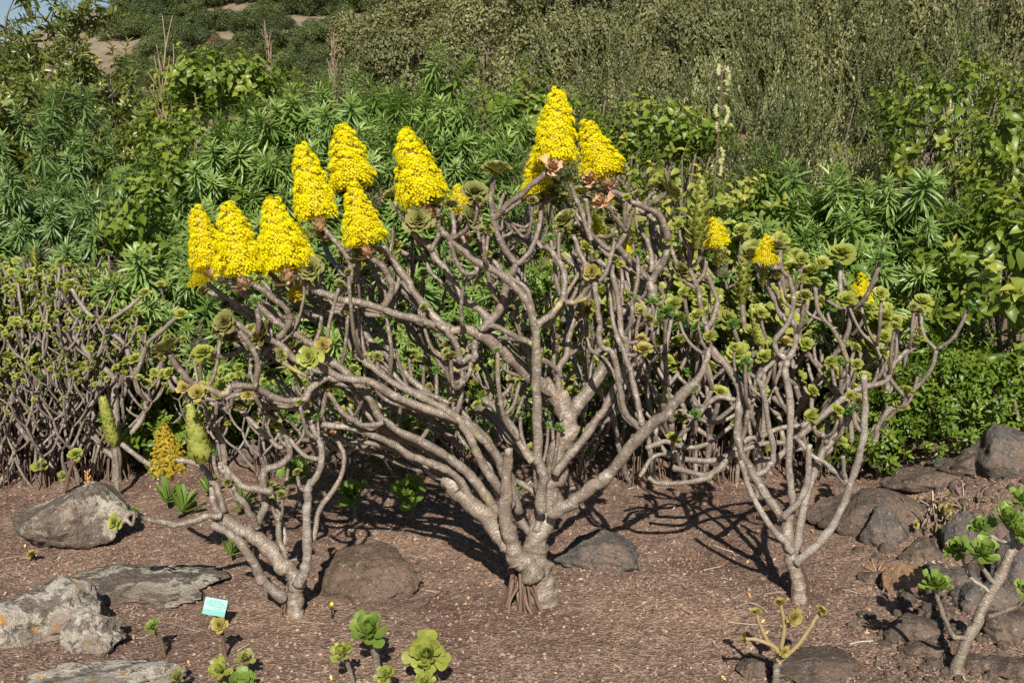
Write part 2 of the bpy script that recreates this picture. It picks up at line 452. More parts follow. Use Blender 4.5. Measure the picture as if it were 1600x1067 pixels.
def spline(pts, per=6):
    p = np.asarray(pts, float)
    if len(p) == 2:
        t = np.linspace(0, 1, per + 1)[:, None]
        return p[0] * (1 - t) + p[1] * t
    q = np.vstack([2 * p[0] - p[1], p, 2 * p[-1] - p[-2]])
    out = []
    for i in range(1, len(q) - 2):
        t = np.linspace(0, 1, per, endpoint=False)[:, None]
        a, b, c, d = q[i - 1], q[i], q[i + 1], q[i + 2]
        out.append(0.5 * ((2 * b) + (c - a) * t + (2 * a - 5 * b + 4 * c - d) * t ** 2 + (3 * b - a - 3 * c + d) * t ** 3))
    return np.vstack(out + [p[-1:]])

def tube(pts, radii, sides=9, rough=0.06, seed=0, lump=0.0):
    p = np.asarray(pts, float); n = len(p)
    t = np.gradient(p, axis=0); t /= np.linalg.norm(t, axis=1, keepdims=True) + 1e-9
    ref = np.array([0.3, 1.0, 0.2]) if abs(t[0][1]) < 0.9 else np.array([1.0, 0, 0.2])
    u = np.cross(t[0], ref); u /= np.linalg.norm(u)
    U = []
    for i in range(n):
        u = u - t[i] * np.dot(u, t[i]); u /= np.linalg.norm(u) + 1e-9
        U.append(u)
    U = np.array(U); Wv = np.cross(t, U)
    a = np.linspace(0, 2 * math.pi, sides, endpoint=False)
    rr = np.asarray(radii)[:, None] * (1 + rough * 0.6 * fbm(np.arange(n)[:, None] * 0.9 + 0 * a, np.cos(a)[None] * 1.5 + 0 * np.arange(n)[:, None], np.sin(a)[None] * 1.5 + seed * 7.3, 2, seed % 97))
    if lump: rr = rr * (1 + lump * fbm(np.arange(n)[:, None] * 0.35 + 0 * a, np.cos(a)[None] * 0.9 + 0 * np.arange(n)[:, None], np.sin(a)[None] * 0.9 + seed, 2, 5 + seed % 97))
    V = p[:, None, :] + rr[:, :, None] * (np.cos(a)[None, :, None] * U[:, None, :] + np.sin(a)[None, :, None] * Wv[:, None, :])
    V = V.reshape(-1, 3)
    i, j = np.meshgrid(np.arange(n - 1), np.arange(sides), indexing='ij')
    j2 = (j + 1) % sides
    Q = np.stack([i * sides + j, i * sides + j2, (i + 1) * sides + j2, (i + 1) * sides + j], -1).reshape(-1, 4)
    al = np.concatenate([[0], np.cumsum(np.linalg.norm(np.diff(p, axis=0), axis=1))])
    al = np.repeat(al, sides)
    # rounded ends
    e0 = p[0] - t[0] * radii[0] * 0.35; e1 = p[-1] + t[-1] * radii[-1] * 0.35
    V = np.vstack([V, e0, e1])
    k = n * sides
    js = np.arange(sides)
    T0 = np.stack([(js + 1) % sides, js, np.full(sides, k)], -1)
    T1 = np.stack([(n - 1) * sides + js, (n - 1) * sides + (js + 1) % sides, np.full(sides, k + 1)], -1)
    al = np.concatenate([al, [0, al[-1]]])
    return V, [Q, np.vstack([T0, T1])], al

# ------------------------------------------------------------------ leaf templates (along +X, face +Z)
def leaf_strip(L, prof, curl=0.0, fold=0.0, cols=3, droop0=0.0):
    """prof: list of (t, halfwidth); curl bends the tip up (+) or down (-)"""
    V = []; k = len(prof)
    ang = droop0; x = z = 0.0; pt = 0.0
    for t, w in prof:
        ds = (t - pt) * L; pt = t
        ang += curl * ds / L
        x += math.cos(ang) * ds; z += math.sin(ang) * ds
        if cols == 3:
            V += [(x, -w * L, z + fold * w * L), (x, 0, z), (x, w * L, z + fold * w * L)]
        else:
            V += [(x, -w * L, z), (x, w * L, z)]
    F = []
    for i in range(k - 1):
        for c in range(cols - 1):
            a = i * cols + c
            F.append((a, a + cols, a + cols + 1, a + 1))
    return np.array(V, float), np.array(F)

SPAT = [(0, .05), (.3, .10), (.58, .20), (.8, .27), (.93, .22), (1.0, .05)]
SPATW = [(0, .10), (.3, .20), (.6, .34), (.82, .38), (.95, .27), (1.0, .04)]
LANC = [(0, .025), (.3, .058), (.6, .065), (.85, .04), (1.0, .004)]
OVAL = [(0, .02), (.07, .13), (.2, .25), (.38, .295), (.58, .25), (.78, .15), (.92, .06), (1.0, .005)]
OVALS = [(0, .02), (.15, .17), (.4, .24), (.7, .16), (1.0, .005)]
SMALL = [(0, .03), (.4, .17), (.75, .13), (1, .01)]

def rosette_arrays(n, R_, prof, e0, e1, mb, curl=0.5, fold=0.5, lmin=0.28, rise=0.25, seed=0, jit=0.12, tint0=0.3, tint1=0.9, powr=0.8, tj=0.15):
    """a rosette about +Z: outer leaves first"""
    r = np.random.default_rng(seed)
    V, F = leaf_strip(1.0, prof, curl, fold)
    for i in range(n):
        t = i / (n - 1)
        L = R_ * (1 - (1 - lmin) * t ** powr) * (1 + r.uniform(-jit, jit))
        el = e0 + (e1 - e0) * t ** powr + r.uniform(-jit, jit) * 0.6
        az = i * GOLD + r.uniform(-.1, .1)
        ce, se = math.cos(el), math.sin(el)
        ca, sa = math.cos(az), math.sin(az)
        X = np.array([ca * ce, sa * ce, se]); Zv = np.array([-ca * se, -sa * se, ce]); Yv = np.cross(Zv, X)
        m = np.stack([X, Yv, Zv], 1)
        off = np.array([0, 0, R_ * rise * t])
        tt = tint0 + (tint1 - tint0) * t + r.uniform(-tj, tj)
        # paler margin at the tip of each leaf
        mb.add((V * L) @ m.T + off, F, np.clip(tt, 0, 1))
    return mb

def rosette_mesh(name, mat, **kw):
    mb = MB(); rosette_arrays(mb=mb, **kw)
    # stem stub below, closing the base
    st, sf, al = tube(np.array([[0, 0, -.12 * kw['R_']], [0, 0, .05 * kw['R_']], [0, 0, .28 * kw['R_']]]), [.16 * kw['R_'], .2 * kw['R_'], .12 * kw['R_']], 7)
    mb.add(st, sf, 0.1)
    return mb.mesh(name, mat)

# unit-radius rosettes, scaled when placed
ROS = {}
def mk_ros(kind, mat, k, **kw):
    ROS[kind] = [rosette_mesh('rosette_' + kind, M[mat], seed=100 + i * 7 + len(kind), **kw) for i in range(k)]
mk_ros('olive', 'olive_ros', 3, n=52, R_=1.0, prof=SPATW, e0=R(-22), e1=R(66), curl=0.55, fold=0.5, lmin=0.14, rise=0.36, jit=.07, tint0=.25, tint1=.8, powr=.75)
mk_ros('dry', 'dry_ros', 2, n=44, R_=1.0, prof=SPATW, e0=R(-15), e1=R(62), curl=0.55, fold=0.5, lmin=0.14, rise=0.3, jit=.06, tint0=.3, tint1=.8, powr=.75)
mk_ros('lime', 'lime_ros', 3, n=36, R_=1.0, prof=SPATW, e0=R(-22), e1=R(68), curl=0.45, fold=0.45, lmin=0.18, rise=0.3, jit=.12)
mk_ros('shade', 'shade_ros', 3, n=28, R_=1.0, prof=SPAT, e0=R(-20), e1=R(68), curl=0.4, fold=0.4, lmin=0.2, rise=0.25, jit=.14)
mk_ros('fresh', 'fresh_ros', 3, n=32, R_=1.0, prof=SPAT, e0=R(-14), e1=R(70), curl=0.5, fold=0.5, lmin=0.22, rise=0.25, jit=.12)

# cores and single leaves for the large fresh rosettes
CORE = rosette_mesh('rosette_core', M['fresh_ros'], n=11, R_=0.62, prof=SPAT, e0=R(38), e1=R(80), curl=.5, fold=.5, lmin=.3, rise=.3, seed=3, tint0=.5, tint1=1.0)
CORE_O = rosette_mesh('rosette_core', M['olive_ros'], n=14, R_=0.60, prof=SPATW, e0=R(30), e1=R(82), curl=.8, fold=.5, lmin=.22, rise=.4, seed=4, tint0=.4, tint1=.9)
BIGLEAF = {}
for key, mat in (('fresh', 'fresh_ros'), ('olive', 'olive_ros'), ('lime', 'lime_ros')):
    BIGLEAF[key] = []
    for q in range(3):
        V, F = leaf_strip(1.0, [(0, .05), (.2, .075), (.42, .125), (.62, .19), (.78, .225), (.9, .20), (.97, .11), (1.0, .02)], 0.35 + .4 * q, .6)
        V[:, 2] += 0.01 * np.sin(V[:, 0] * 17 + q)
        BIGLEAF[key].append(build_mesh('rosette_leaf', V, F, M[mat], np.clip(.15 + .17 * q + .9 * np.abs(V[:, 1]) / .275 * .45 + .25 * V[:, 0] ** 6, 0, 1)))

def big_rosette(parent, wloc, axis, rad, kind='fresh', n=20, seed=0, e0=2, e1=52):
    r = random.Random(seed)
    core = part('rosette', CORE if kind != 'olive' else CORE_O, parent, wloc, axis, r.uniform(0, 6), rad)
    for i in range(n):
        t = i / (n - 1)
        el = R(e0 + (e1 - e0) * t) + r.uniform(-.12, .12)
        az = i * GOLD + r.uniform(-.12, .12)
        o = link('leaf', r.choice(BIGLEAF[kind]), core)
        o.location = (0.03 * math.cos(az), 0.03 * math.sin(az), 0.02 + 0.16 * t)
        o.rotation_euler = (r.uniform(-.25, .25), -el, az)
        s = (1.0 - .45 * t) * r.uniform(.8, 1.1)
        o.scale = (s, s * r.uniform(.95, 1.2), s)
    return core

# elongated leafy spike (rosette stretching before it flowers)
def spike_mesh(name, mat, H=1.0, r0=.30, r1=.16, n=90, seed=0, lw=.9, open_=25):
    mb = MB(); r = np.random.default_rng(seed)
    V, F = leaf_strip(1.0, SPATW, .8, .5)
    for i in range(n):
        t = i / (n - 1)
        rr = r0 + (r1 - r0) * t ** .8
        L = (rr * .62 + .035) * (1.0 if t < .85 else .75) * lw * r.uniform(.85, 1.1)
        el = R(open_) + R(35) * t ** 4 + r.uniform(-.12, .12)
        az = i * GOLD
        ce, se, ca, sa = math.cos(el), math.sin(el), math.cos(az), math.sin(az)
        X = np.array([ca * ce, sa * ce, se]); Zv = np.array([-ca * se, -sa * se, ce]); Yv = np.cross(Zv, X)
        mb.add((V * L) @ np.stack([X, Yv, Zv], 1).T + np.array([ca * rr * .55, sa * rr * .55, t * H]), F, np.clip(.55 + .3 * t + r.uniform(-.3, .3), 0, 1))
    st, sf, al = tube(np.array([[0, 0, -.06], [0, 0, .5 * H], [0, 0, H]]), [r0 * .4, r0 * .45, r1 * .4], 7)
    mb.add(st, sf, .3)
    return mb.mesh(name, M[mat])
SPIKE = {'lime': spike_mesh('leafy_spike', 'lime_ros', 1.0, .19, .15, 110, 1, 1.0, 40), 'green': spike_mesh('leafy_spike', 'fresh_ros', 1.0, .34, .13, 60, 2, .95),
         'stout': spike_mesh('leafy_spike', 'lime_ros', 1.0, .34, .13, 95, 2, 1.0, 48), 'thin': spike_mesh('leafy_spike', 'lime_ros', 1.0, .20, .10, 60, 3, 1.15, 12)}

# ------------------------------------------------------------------ flower cones
def floret(seed):
    r = np.random.default_rng(seed); V = [(0, 0, -.15)]; F = []
    n = 8
    for i in range(n):
        a = i * 2 * math.pi / n + r.uniform(-.15, .15); w = .32
        b = len(V); u = r.uniform(.1, .5)
        V += [(.35 * math.cos(a - w), .35 * math.sin(a - w), .05), (1.0 * math.cos(a), 1.0 * math.sin(a), u), (.35 * math.cos(a + w), .35 * math.sin(a + w), .05)]
        F += [(0, b, b + 1), (0, b + 1, b + 2)]
    return np.array(V, float), np.array(F)

def flower_mesh(name, seed, mat='petal', H=1.0, Rr=.33, n=150, tr=.088, nf=24, gap=0.0, taper=.22):
    r = np.random.default_rng(seed); mb = MB()
    FV, FF = floret(seed)
    pos, ax, tn = [], [], []
    i = 0; ts = []
    # spread clumps evenly over the cone's surface
    tt = np.linspace(0, 1, 2000); rad = Rr * (taper * (1 - tt) + (1 - taper) * np.sqrt(1 - tt)) * (.80 + .2 * sstep(0, .12, tt)) + .012
    cdf = np.cumsum(rad); cdf /= cdf[-1]
    for i in range(n):
        t = float(np.interp((i + .5) / n, cdf, tt)); ra = float(np.interp(t, tt, rad))
        az = i * GOLD + r.uniform(-.2, .2)
        ra2 = ra * r.uniform(.80, 1.12)
        c = np.array([math.cos(az) * ra2, math.sin(az) * ra2, t * H + r.uniform(-.012, .012)])
        out = np.array([math.cos(az), math.sin(az), .95]); out /= np.linalg.norm(out)
        sz = tr * (1 - .42 * t) * r.uniform(.7, 1.15)
        if r.random() < gap: continue
        tuft = r.uniform(-.3, .1)
        # a flat cushion of florets
        for k in range(nf):
            ph = k * GOLD; rr = sz * math.sqrt((k + .5) / nf)
            tang = np.array([-math.sin(az), math.cos(az), 0]); up = np.cross(out, tang)
            d = tang * math.cos(ph) * rr * 1.5 + up * math.sin(ph) * rr * .8
            pos.append(c + d + out * (sz * .62 - rr * rr / sz * .70) + r.normal(0, .004, 3))
            ax.append(out + d / sz * .75 + r.normal(0, .12, 3)); tn.append(np.clip(.72 + tuft + r.uniform(-.3, .25), 0, 1))
        st, sf, al = tube(np.array([[c[0] * .15, c[1] * .15, c[2] - .12 * ra], c * np.array([.6, .6, 1]) - [0, 0, .03], c]), [.010, .008, .012], 4)
        mb.add(st, sf, .05)
    pos, ax = np.array(pos), np.array(ax)
    m = rot_to(ax, r.uniform(0, 6.28, len(pos))) * (.027 * r.uniform(.75, 1.25, len(pos)))[:, None, None]
    mb.scatter(FV, FF, m, pos, np.array(tn))
    return mb.mesh(name, M[mat], smooth=False)
FLOW = [flower_mesh('flower_cone', 40 + i, n=86 + 7 * i, Rr=.31) for i in range(3)]
FLOW_S = [flower_mesh('small_flower_cone', 60 + i, n=72, Rr=.42, tr=.115, nf=26) for i in range(2)]
FLOW_OLD = flower_mesh('old_flower_cone', 70, 'petal_old', n=230, Rr=.36, tr=.04, nf=9, taper=.25)
def core_mesh():
    z = np.array([-.16, -.05, .03, .12, .3, .5, .7, .85, .95])
    V, F, al = tube(np.stack([0 * z, 0 * z, z], 1), [.05, .055, .08, .17, .17, .14, .09, .05, .02], 9)
    mb = MB(); mb.add(V, F, .5); return mb.mesh('flower_stalk', M['stalk'])
FCORE = core_mesh()
BRACT = rosette_mesh('bracts', M['bract'], n=34, R_=1.0, prof=SPATW, e0=R(-40), e1=R(70), curl=1.2, fold=.8, lmin=.4, rise=.9, seed=9, jit=.25, tint0=.2, tint1=.9, tj=.3)

def flower(parent, base, top, hw_m, seed=0, kind='big', bract=True):
    base, top = np.asarray(base), np.asarray(top)
    ax = top - base; L = float(np.linalg.norm(ax)); r = random.Random(seed)
    me = {'big': FLOW, 'small': FLOW_S, 'old': [FLOW_OLD]}[kind][seed % {'big': 3, 'small': 2, 'old': 1}[kind]]
    w = hw_m / {'big': .355, 'small': .46, 'old': .36}[kind]
    connect(parent, base, .009)
    o = part('flower_spike', me, parent, base, ax, r.uniform(0, 6), (w, w, L))
    c = link('flower_stalk', FCORE, o)
    if bract:
        b = part('bract', BRACT, parent, base - ax / L * hw_m * .55, ax, r.uniform(0, 6), hw_m * .46)
    return o

# ------------------------------------------------------------------ traced plants
def path3(pts, Yb, d0, d1, per=5):
    """photo points with depth running from Yb+d0 to Yb+d1"""
    p2 = np.asarray(pts, float)
    s = np.concatenate([[0], np.cumsum(np.linalg.norm(np.diff(p2[:, :2], axis=0), axis=1))]); s /= max(s[-1], 1e-6)
    return np.array([P(x, y, Yb + d0 + (d1 - d0) * t) for (x, y), t in zip(p2[:, :2], s)])

SEED = [0]
PATHS = {}
def branch(parent, pts, r0, r1, Yb, d0, d1, mat='bark', name='branch', young=0.0, base=None, lump=0.0, sides=10):
    SEED[0] += 1
    q = path3(pts, Yb, d0, d1)
    if base is not None: q[0] = base
    kf = .88 if name == 'branch' else 1.0
    rr0, rr1 = kf * r0 * mpp(Yb), kf * r1 * mpp(Yb)
    sp = spline(q, 8)
    # small wriggles of the growing stem
    k = np.arange(len(sp)); sd = SEED[0] * 3.7
    amp = min(rr0, rr1) * 0.32
    sp[1:-1] += amp * np.stack([vnoise(k * .33 + sd, 0 * k), vnoise(k * .33 + sd, 0 * k + 9), vnoise(k * .33 + sd, 0 * k + 19)], 1)[1:-1]
    t = np.linspace(0, 1, len(sp))
    rad = rr0 + (rr1 - rr0) * t
    rad = rad * (1 + .13 * vnoise(k * .6 + sd, 0 * k + 3) + .05 * vnoise(k * 1.7 + sd, 0 * k + 8))
    rad[0] *= 1.12; rad[-1] *= 1.06
    V, F, al = tube(sp, rad, sides, .22, SEED[0], lump)
    PATHS.setdefault(parent.name, []).append((sp, rad, name))
    tint = np.clip(np.repeat(t, sides) * young, 0, 1); tint = np.concatenate([tint, [0, young]])
    me = build_mesh(name, V - np.array(parent.location), F, M[mat], tint, al + SEED[0] * .37)
    o = link(name, me, parent)
    return o, sp[-1], sp[-1] - sp[-3]

def connect(parent, w, rr=.008):
    """a short stem from the nearest branch to a head that does not already sit on one"""
    w = np.asarray(w, float); paths = PATHS.get(parent.name)
    if not paths: return
    allp = np.concatenate([p[0][3:] for p in paths if len(p[0]) > 8])
    below = allp[allp[:, 2] < w[2] + .02]
    if len(below) == 0: below = allp
    dist = np.linalg.norm(below - w, axis=1); k = int(dist.argmin())
    if dist[k] < .018: return
    q = below[k]; m_ = (q + w) / 2 + np.array([0, 0, -.12 * dist[k]]); SEED[0] += 1
    s2 = spline([q, m_, w], 6)
    V, F, al = tube(s2, np.linspace(rr * 1.05, rr * .9, len(s2)), 7, .2, SEED[0])
    link('shoot', build_mesh('shoot', V - np.array(parent.location), F, M['bark'], np.full(len(V), .6), al), parent)

def side_shoots(parent, n, seed, Yb, kinds, lo=.35, lmin=.07, lmax=.20, rmin=9, rmax=15, zmin=.5, rr=.0085):
    """short young stems rising from the traced ones, each ending in a rosette"""
    r = random.Random(seed); src = [p for p in PATHS[parent.name] if len(p[0]) > 12]
    z0 = parent.location.z; made = 0
    while made < n:
        sp, rad, nm = r.choice(src)
        k = int(len(sp) * r.uniform(lo, .97)); p0 = sp[k]
        if p0[2] - z0 < zmin: continue
        tdir = sp[min(k + 2, len(sp) - 1)] - sp[k - 2]; tdir = tdir / (np.linalg.norm(tdir) + 1e-9)
        a = r.uniform(0, 6.28); L = r.uniform(lmin, lmax)
        d = np.array([math.cos(a) * .8, math.sin(a) * .8 + .15, .15]) + tdir * .5; d /= np.linalg.norm(d)
        p1 = p0 + d * L * .4; p2 = p1 + (d * .5 + np.array([0, 0, .8])) * L * .35; p3 = p2 + np.array([d[0] * .2 + r.uniform(-.2, .2), d[1] * .2, 1.0]) * L * .4
        if p3[2] > P(0, float(np.interp(800 + FPX * p3[0] / p3[1], [250, 350, 500, 700, 1050, 1120, 1400], [545, 455, 385, 315, 300, 395, 470])), p3[1])[2]: continue
        made += 1; SEED[0] += 1
        s2 = spline([p0, p1, p2, p3], 5); ra = min(rr * r.uniform(.75, 1.1), rad[k] * .9)
        V, F, al = tube(s2, np.linspace(ra, ra * .85, len(s2)), 7, .2, SEED[0])
        link('shoot', build_mesh('shoot', V - np.array(parent.location), F, M['bark'], np.full(len(V), r.uniform(.2, .8)), al), parent)
        part('rosette', r.choice(ROS[r.choice(kinds)]), parent, p3, (d[0] * .5 + r.uniform(-.2, .2), r.uniform(-.9, -.1), .8), r.uniform(0, 6), r.uniform(rmin, rmax) * mpp(Yb))

def ros(parent, px, py, rpx, Yb, d, kind='olive', axis=None, seed=None):
    s = rnd.randint(0, 9999) if seed is None else seed
    r = random.Random(s)
    if axis is None:
        axis = (r.uniform(-.35, .35), r.uniform(-.75, -.1), r.uniform(.7, 1.0))
    w = P(px, py, Yb + d); connect(parent, w)
    return part('rosette', r.choice(ROS[kind]), parent, w, axis, r.uniform(0, 6.28), 1.18 * rpx * mpp(Yb + d))

def roots(parent, base, n, rad, hgt, seed=0, mat='root', rr=.004):
    r = np.random.default_rng(seed); mb = MB()
    for i in range(n):
        a = r.uniform(0, 6.28); r1 = rad * r.uniform(.5, 1.1); r2 = rad * r.uniform(.7, 1.6)
        p0 = base + np.array([math.cos(a) * r1 * .6, math.sin(a) * r1 * .6, hgt * r.uniform(.5, 1.2)])
        x, y = base[0] + math.cos(a + .2) * r2, base[1] + math.sin(a + .2) * r2
        p2 = np.array([x, y, ghf(x, y) - .01]); p1 = (p0 + p2) / 2 + r.normal(0, .008, 3)
        sp = spline([p0, p1, p2], 4)
        V, F, al = tube(sp, np.full(len(sp), rr * r.uniform(.6, 1.5)), 5)
        mb.add(V - np.array(parent.location), F, r.uniform(0, 1), al)
    return link('aerial_root', mb.mesh('aerial_root', M[mat]), parent)

# ================================================================== GROUND
def make_ground():
    def axis(lo, hi, step, out_lo, out_hi, n):
        mid = np.arange(lo, hi, step)
        a = lo - np.geomspace(step, lo - out_lo, n)[::-1]
        b = mid[-1] + np.geomspace(step, out_hi - mid[-1], n)
        return np.concatenate([a, mid, b])
    xs = axis(-2.6, 2.6, .026, -420, 420, 44)
    ys = axis(2.6, 6.4, .026, -60, 600, 60)
    X, Y = np.meshgrid(xs, ys, indexing='ij')
    V = np.stack([X, Y, gh(X, Y)], -1).reshape(-1, 3)
    nx, ny = len(xs), len(ys)
    i, j = np.meshgrid(np.arange(nx - 1), np.arange(ny - 1), indexing='ij')
    a = (i * ny + j).ravel()
    F = np.stack([a, a + ny, a + ny + 1, a + 1], 1)
    o = link('ground', build_mesh('ground', V, F, M['soil']))
    o['kind'] = 'structure'; o['label'] = 'reddish brown volcanic gravel bed rising to a scrubby hillside'
    return o
make_ground()

def gravel():
    r = np.random.default_rng(5)
    # pebbles
    n = 52000
    v = np.array([[1, 0, 0], [-1, 0, 0], [0, 1, 0], [0, -1, 0], [0, 0, 1], [0, 0, -.5]], float)
    f = np.array([[0, 2, 4], [2, 1, 4], [1, 3, 4], [3, 0, 4], [2, 0, 5], [1, 2, 5], [3, 1, 5], [0, 3, 5]])
    y = 2.75 + 3.6 * r.random(n) ** 1.25; x = (r.random(n) * 2 - 1) * y * .52
    keep = vnoise(x * 2.2, y * 2.2, 0, 3) + r.normal(0, .5, n) > -.45
    x, y = x[keep], y[keep]; n = len(x)
    z = gh(x, y)
    s = .0026 + .0065 * r.random(n) ** 3.0
    m = rot_to(r.normal(0, .35, (n, 3)) + [0, 0, 1], r.uniform(0, 6.28, n)) * s[:, None, None]
    m = m * np.stack([r.uniform(.7, 1.4, n), r.uniform(.6, 1.1, n), r.uniform(.5, .9, n)], 1)[:, None, :]
    mb = MB(); mb.scatter(v, f, m, np.stack([x, y, z + s * .15], 1), np.clip(r.normal(.47, .32, n), 0, 1))
    o = link('gravel', mb.mesh('gravel', M['gravel'], False)); o['kind'] = 'stuff'
    o['label'] = 'loose reddish volcanic gravel scattered over the bed'
    # pale litter: curled dead leaves and bark flakes
    n = 12000
    V, F = leaf_strip(1.0, [(0, .05), (.35, .13), (.7, .10), (1, .02)], 1.8, .7)
    y = 2.8 + 3.3 * r.random(n) ** 1.1; x = (r.random(n) * 2 - 1) * y * .52
    keep = vnoise(x * 1.4 + 5, y * 1.4, 0, 8) + r.normal(0, .25, n) > -.12
    keep &= ~((x < -.9) & (y > 4.4) & (r.random(n) < .5))
    x, y = x[keep], y[keep]; n = len(x); z = gh(x, y)
    s = .005 + .020 * r.random(n) ** 2.6
    m = rot_to(r.normal(0, .5, (n, 3)) + [0, 0, 1], r.uniform(0, 6.28, n)) * s[:, None, None]
    mb = MB(); mb.scatter(V, F, m, np.stack([x, y, z + .001], 1), r.random(n) ** 1.5)
    o = link('leaf_litter', mb.mesh('leaf_litter', M['litter'])); o['kind'] = 'stuff'
    o['label'] = 'pale curled dead leaves and bark flakes littering the soil'
    # dead sticks
    mb = MB()
    for i in range(260):
        yy = 2.9 + 3.2 * r.random(); xx = (r.random() * 2 - 1) * yy * .5; a = r.uniform(0, 6.28); L = r.uniform(.03, .12)
        pp = [np.array([xx + math.cos(a) * L * t, yy + math.sin(a) * L * t, 0]) for t in (-.5, 0, .5)]
        pp = [p + r.normal(0, .004, 3) for p in pp]
        for p in pp: p[2] = ghf(p[0], p[1]) + .004
        V, F, al = tube(spline(pp, 3), np.full(7, r.uniform(.0012, .003)), 5)
        mb.add(V, F, r.random(), al)
    o = link('dead_twig_litter', mb.mesh('dead_twig_litter', M['litter'])); o['kind'] = 'stuff'
    o['label'] = 'thin dead twigs lying on the gravel'
M['gravel'] = flat_mat('gravel_grain', [(0, (0.060, 0.036, 0.028)), (.3, (0.14, 0.090, 0.068)), (.6, (0.26, 0.178, 0.137)), (.85, (0.36, 0.265, 0.20)), (1, (.56, .49, .42))], .95, .1)
M['litter'] = flat_mat('dead_leaf_litter', [(0, (0.11, 0.07, 0.05)), (.4, (.22, .155, .115)), (.8, (.38, .31, .25)), (1, (.62, .56, .49))], .9, .1)
gravel()

# ================================================================== ROCKS
def ico(sub):
    import bmesh
    bm = bmesh.new(); bmesh.ops.create_icosphere(bm, subdivisions=sub, radius=1.0)
    V = np.array([v.co[:] for v in bm.verts]); F = np.array([[v.index for v in f.verts] for f in bm.faces])
    bm.free(); return V, F
ICO5, ICO4, ICO3 = ico(5), ico(4), ico(3)

def rock(name, label, px, py, wpx, hpx, depth_m, mat, seed, sink=.35, cuts=9, rough=.10, group=None, sub=4, Y=None, cat='rock', tilt=0.0, rotz=None, peak=None):
    """px,py: middle of its foot line at the front; wpx,hpx: width and height in the photo"""
    r = np.random.default_rng(seed)
    g = G(px, py); Yc = g[1] + depth_m * .5
    s = mpp(g[1])
    V, F = {3: ICO3, 4: ICO4, 5: ICO5}[sub]; V = V.copy()
    for _ in range(cuts):
        nrm = r.normal(0, 1, 3); nrm[2] = abs(nrm[2]) * .8; nrm /= np.linalg.norm(nrm)
        d = r.uniform(.55, .85); dt = V @ nrm
        V -= np.clip(dt - d, 0, None)[:, None] * nrm * .93
    V *= (1 + 1.3 * rough * fbm(V[:, 0] * 1.6 + seed, V[:, 1] * 1.6, V[:, 2] * 1.6, 5, seed % 50))[:, None]
    rg = 1 - np.abs(fbm(V[:, 0] * 3.1 + seed, V[:, 1] * 3.1, V[:, 2] * 3.1, 4, 9))
    V *= (1 + .07 * rg + .045 * fbm(V[:, 0] * 9 + seed, V[:, 1] * 9, V[:, 2] * 9, 4, 3))[:, None]
    if peak is not None:
        up_ = V[:, 2] > 0
        V[up_, 2] *= np.clip(1.15 - .8 * np.abs(V[up_, 0] - peak), .15, 2)
    w = wpx * s * .5
    # seen from above at an angle: the visible height is height*cos + depth*sin
    dep = math.atan2(CAM_Z, g[1])
    h = max(.02, (hpx * s - depth_m * math.sin(dep)) / math.cos(dep))
    zt = h / (1 - sink * .5)
    V = V * np.array([w, depth_m * .5, h * (1 + sink) * .5]) / np.array([np.abs(V[:, 0]).max(), np.abs(V[:, 1]).max(), np.abs(V[:, 2]).max()])
    if tilt:
        c, s_ = math.cos(tilt), math.sin(tilt); V = V @ np.array([[c, 0, s_], [0, 1, 0], [-s_, 0, c]]).T
    zc = h - V[:, 2].max()
    loc = (P(px, py, g[1])[0] * Yc / g[1] if False else g[0], Yc, ghf(g[0], Yc) + zc)
    o = link(name, build_mesh(name, V, F, M[mat]), None, loc)
    if rotz: o.rotation_euler = (0, 0, rotz)
    tag(o, label, cat, group)
    return o

rock('lichened_rock', 'pointed grey rock crusted with pale lichen beside the low hedge', 92, 868, 190, 138, .34, 'rock_lichen', 3, .4, 4, .12, sub=5, peak=.25)
rock('flat_outcrop_slab', 'flat brownish grey rock slab sunk in gravel below the pointed lichened rock', 190, 956, 310, 98, .42, 'rock_lichen', 14, 1.0, 3, .26, sub=5)
rock('pale_outcrop', 'pale lichen covered outcrop spotted with orange lichen', 55, 1022, 240, 168, .42, 'rock_pale', 23, .8, 4, .3, sub=5)
rock('whitish_knob', 'small whitish lichen crusted rock knob beside the orange spotted outcrop', 122, 1026, 115, 100, .20, 'rock_pale', 35, .7, 4, .28, sub=5)
rock('front_outcrop', 'broad pale low rock at the foot of the orange spotted outcrop', 120, 1100, 330, 104, .27, 'rock_pale', 47, .9, 4, .3, sub=5)
rock('edge_rock', 'low pale flat stone sunk in gravel beside small green rosettes', 225, 1085, 150, 42, .14, 'rock_pale', 58, .9, 4, .25)
rock('brown_boulder', 'rounded brown boulder with a crossing branch shadow', 572, 948, 196, 134, .46, 'rock_brown', 68, .9, 2, .16, sub=5)
rock('basalt_boulder', 'dark grey angular boulder beside the thick central trunk', 938, 896, 150, 92, .26, 'rock_grey', 75, .6, 5, .14, sub=5, peak=.1)
rock('small_grey_stone', 'small smooth grey stone behind a branch tip near the lichened rock', 184, 812, 62, 38, .10, 'rock_grey', 81, .6, 4, .10)
rock('shaded_grey_stone', 'grey stone half hidden under the gnarled low plant branches', 388, 728, 80, 52, .16, 'rock_grey', 92, .5, 5, .16)
rock('hedge_foot_rock', 'dark flat rock at the foot of the low hedge', 110, 745, 190, 48, .20, 'rock_bank', 95, .7, 5, .3, sub=5)
rock('sunken_flat_rock', 'flat squarish brown rock sunk in the gravel beside the pruned stump plant', 1292, 1078, 165, 92, .30, 'rock_bank', 103, 1.0, 5, .12, sub=5)
rock('sunken_small_rock', 'small brown rock sunk under the pruned stump plant', 1186, 1062, 66, 54, .14, 'rock_bank', 111, .8, 4, .14)
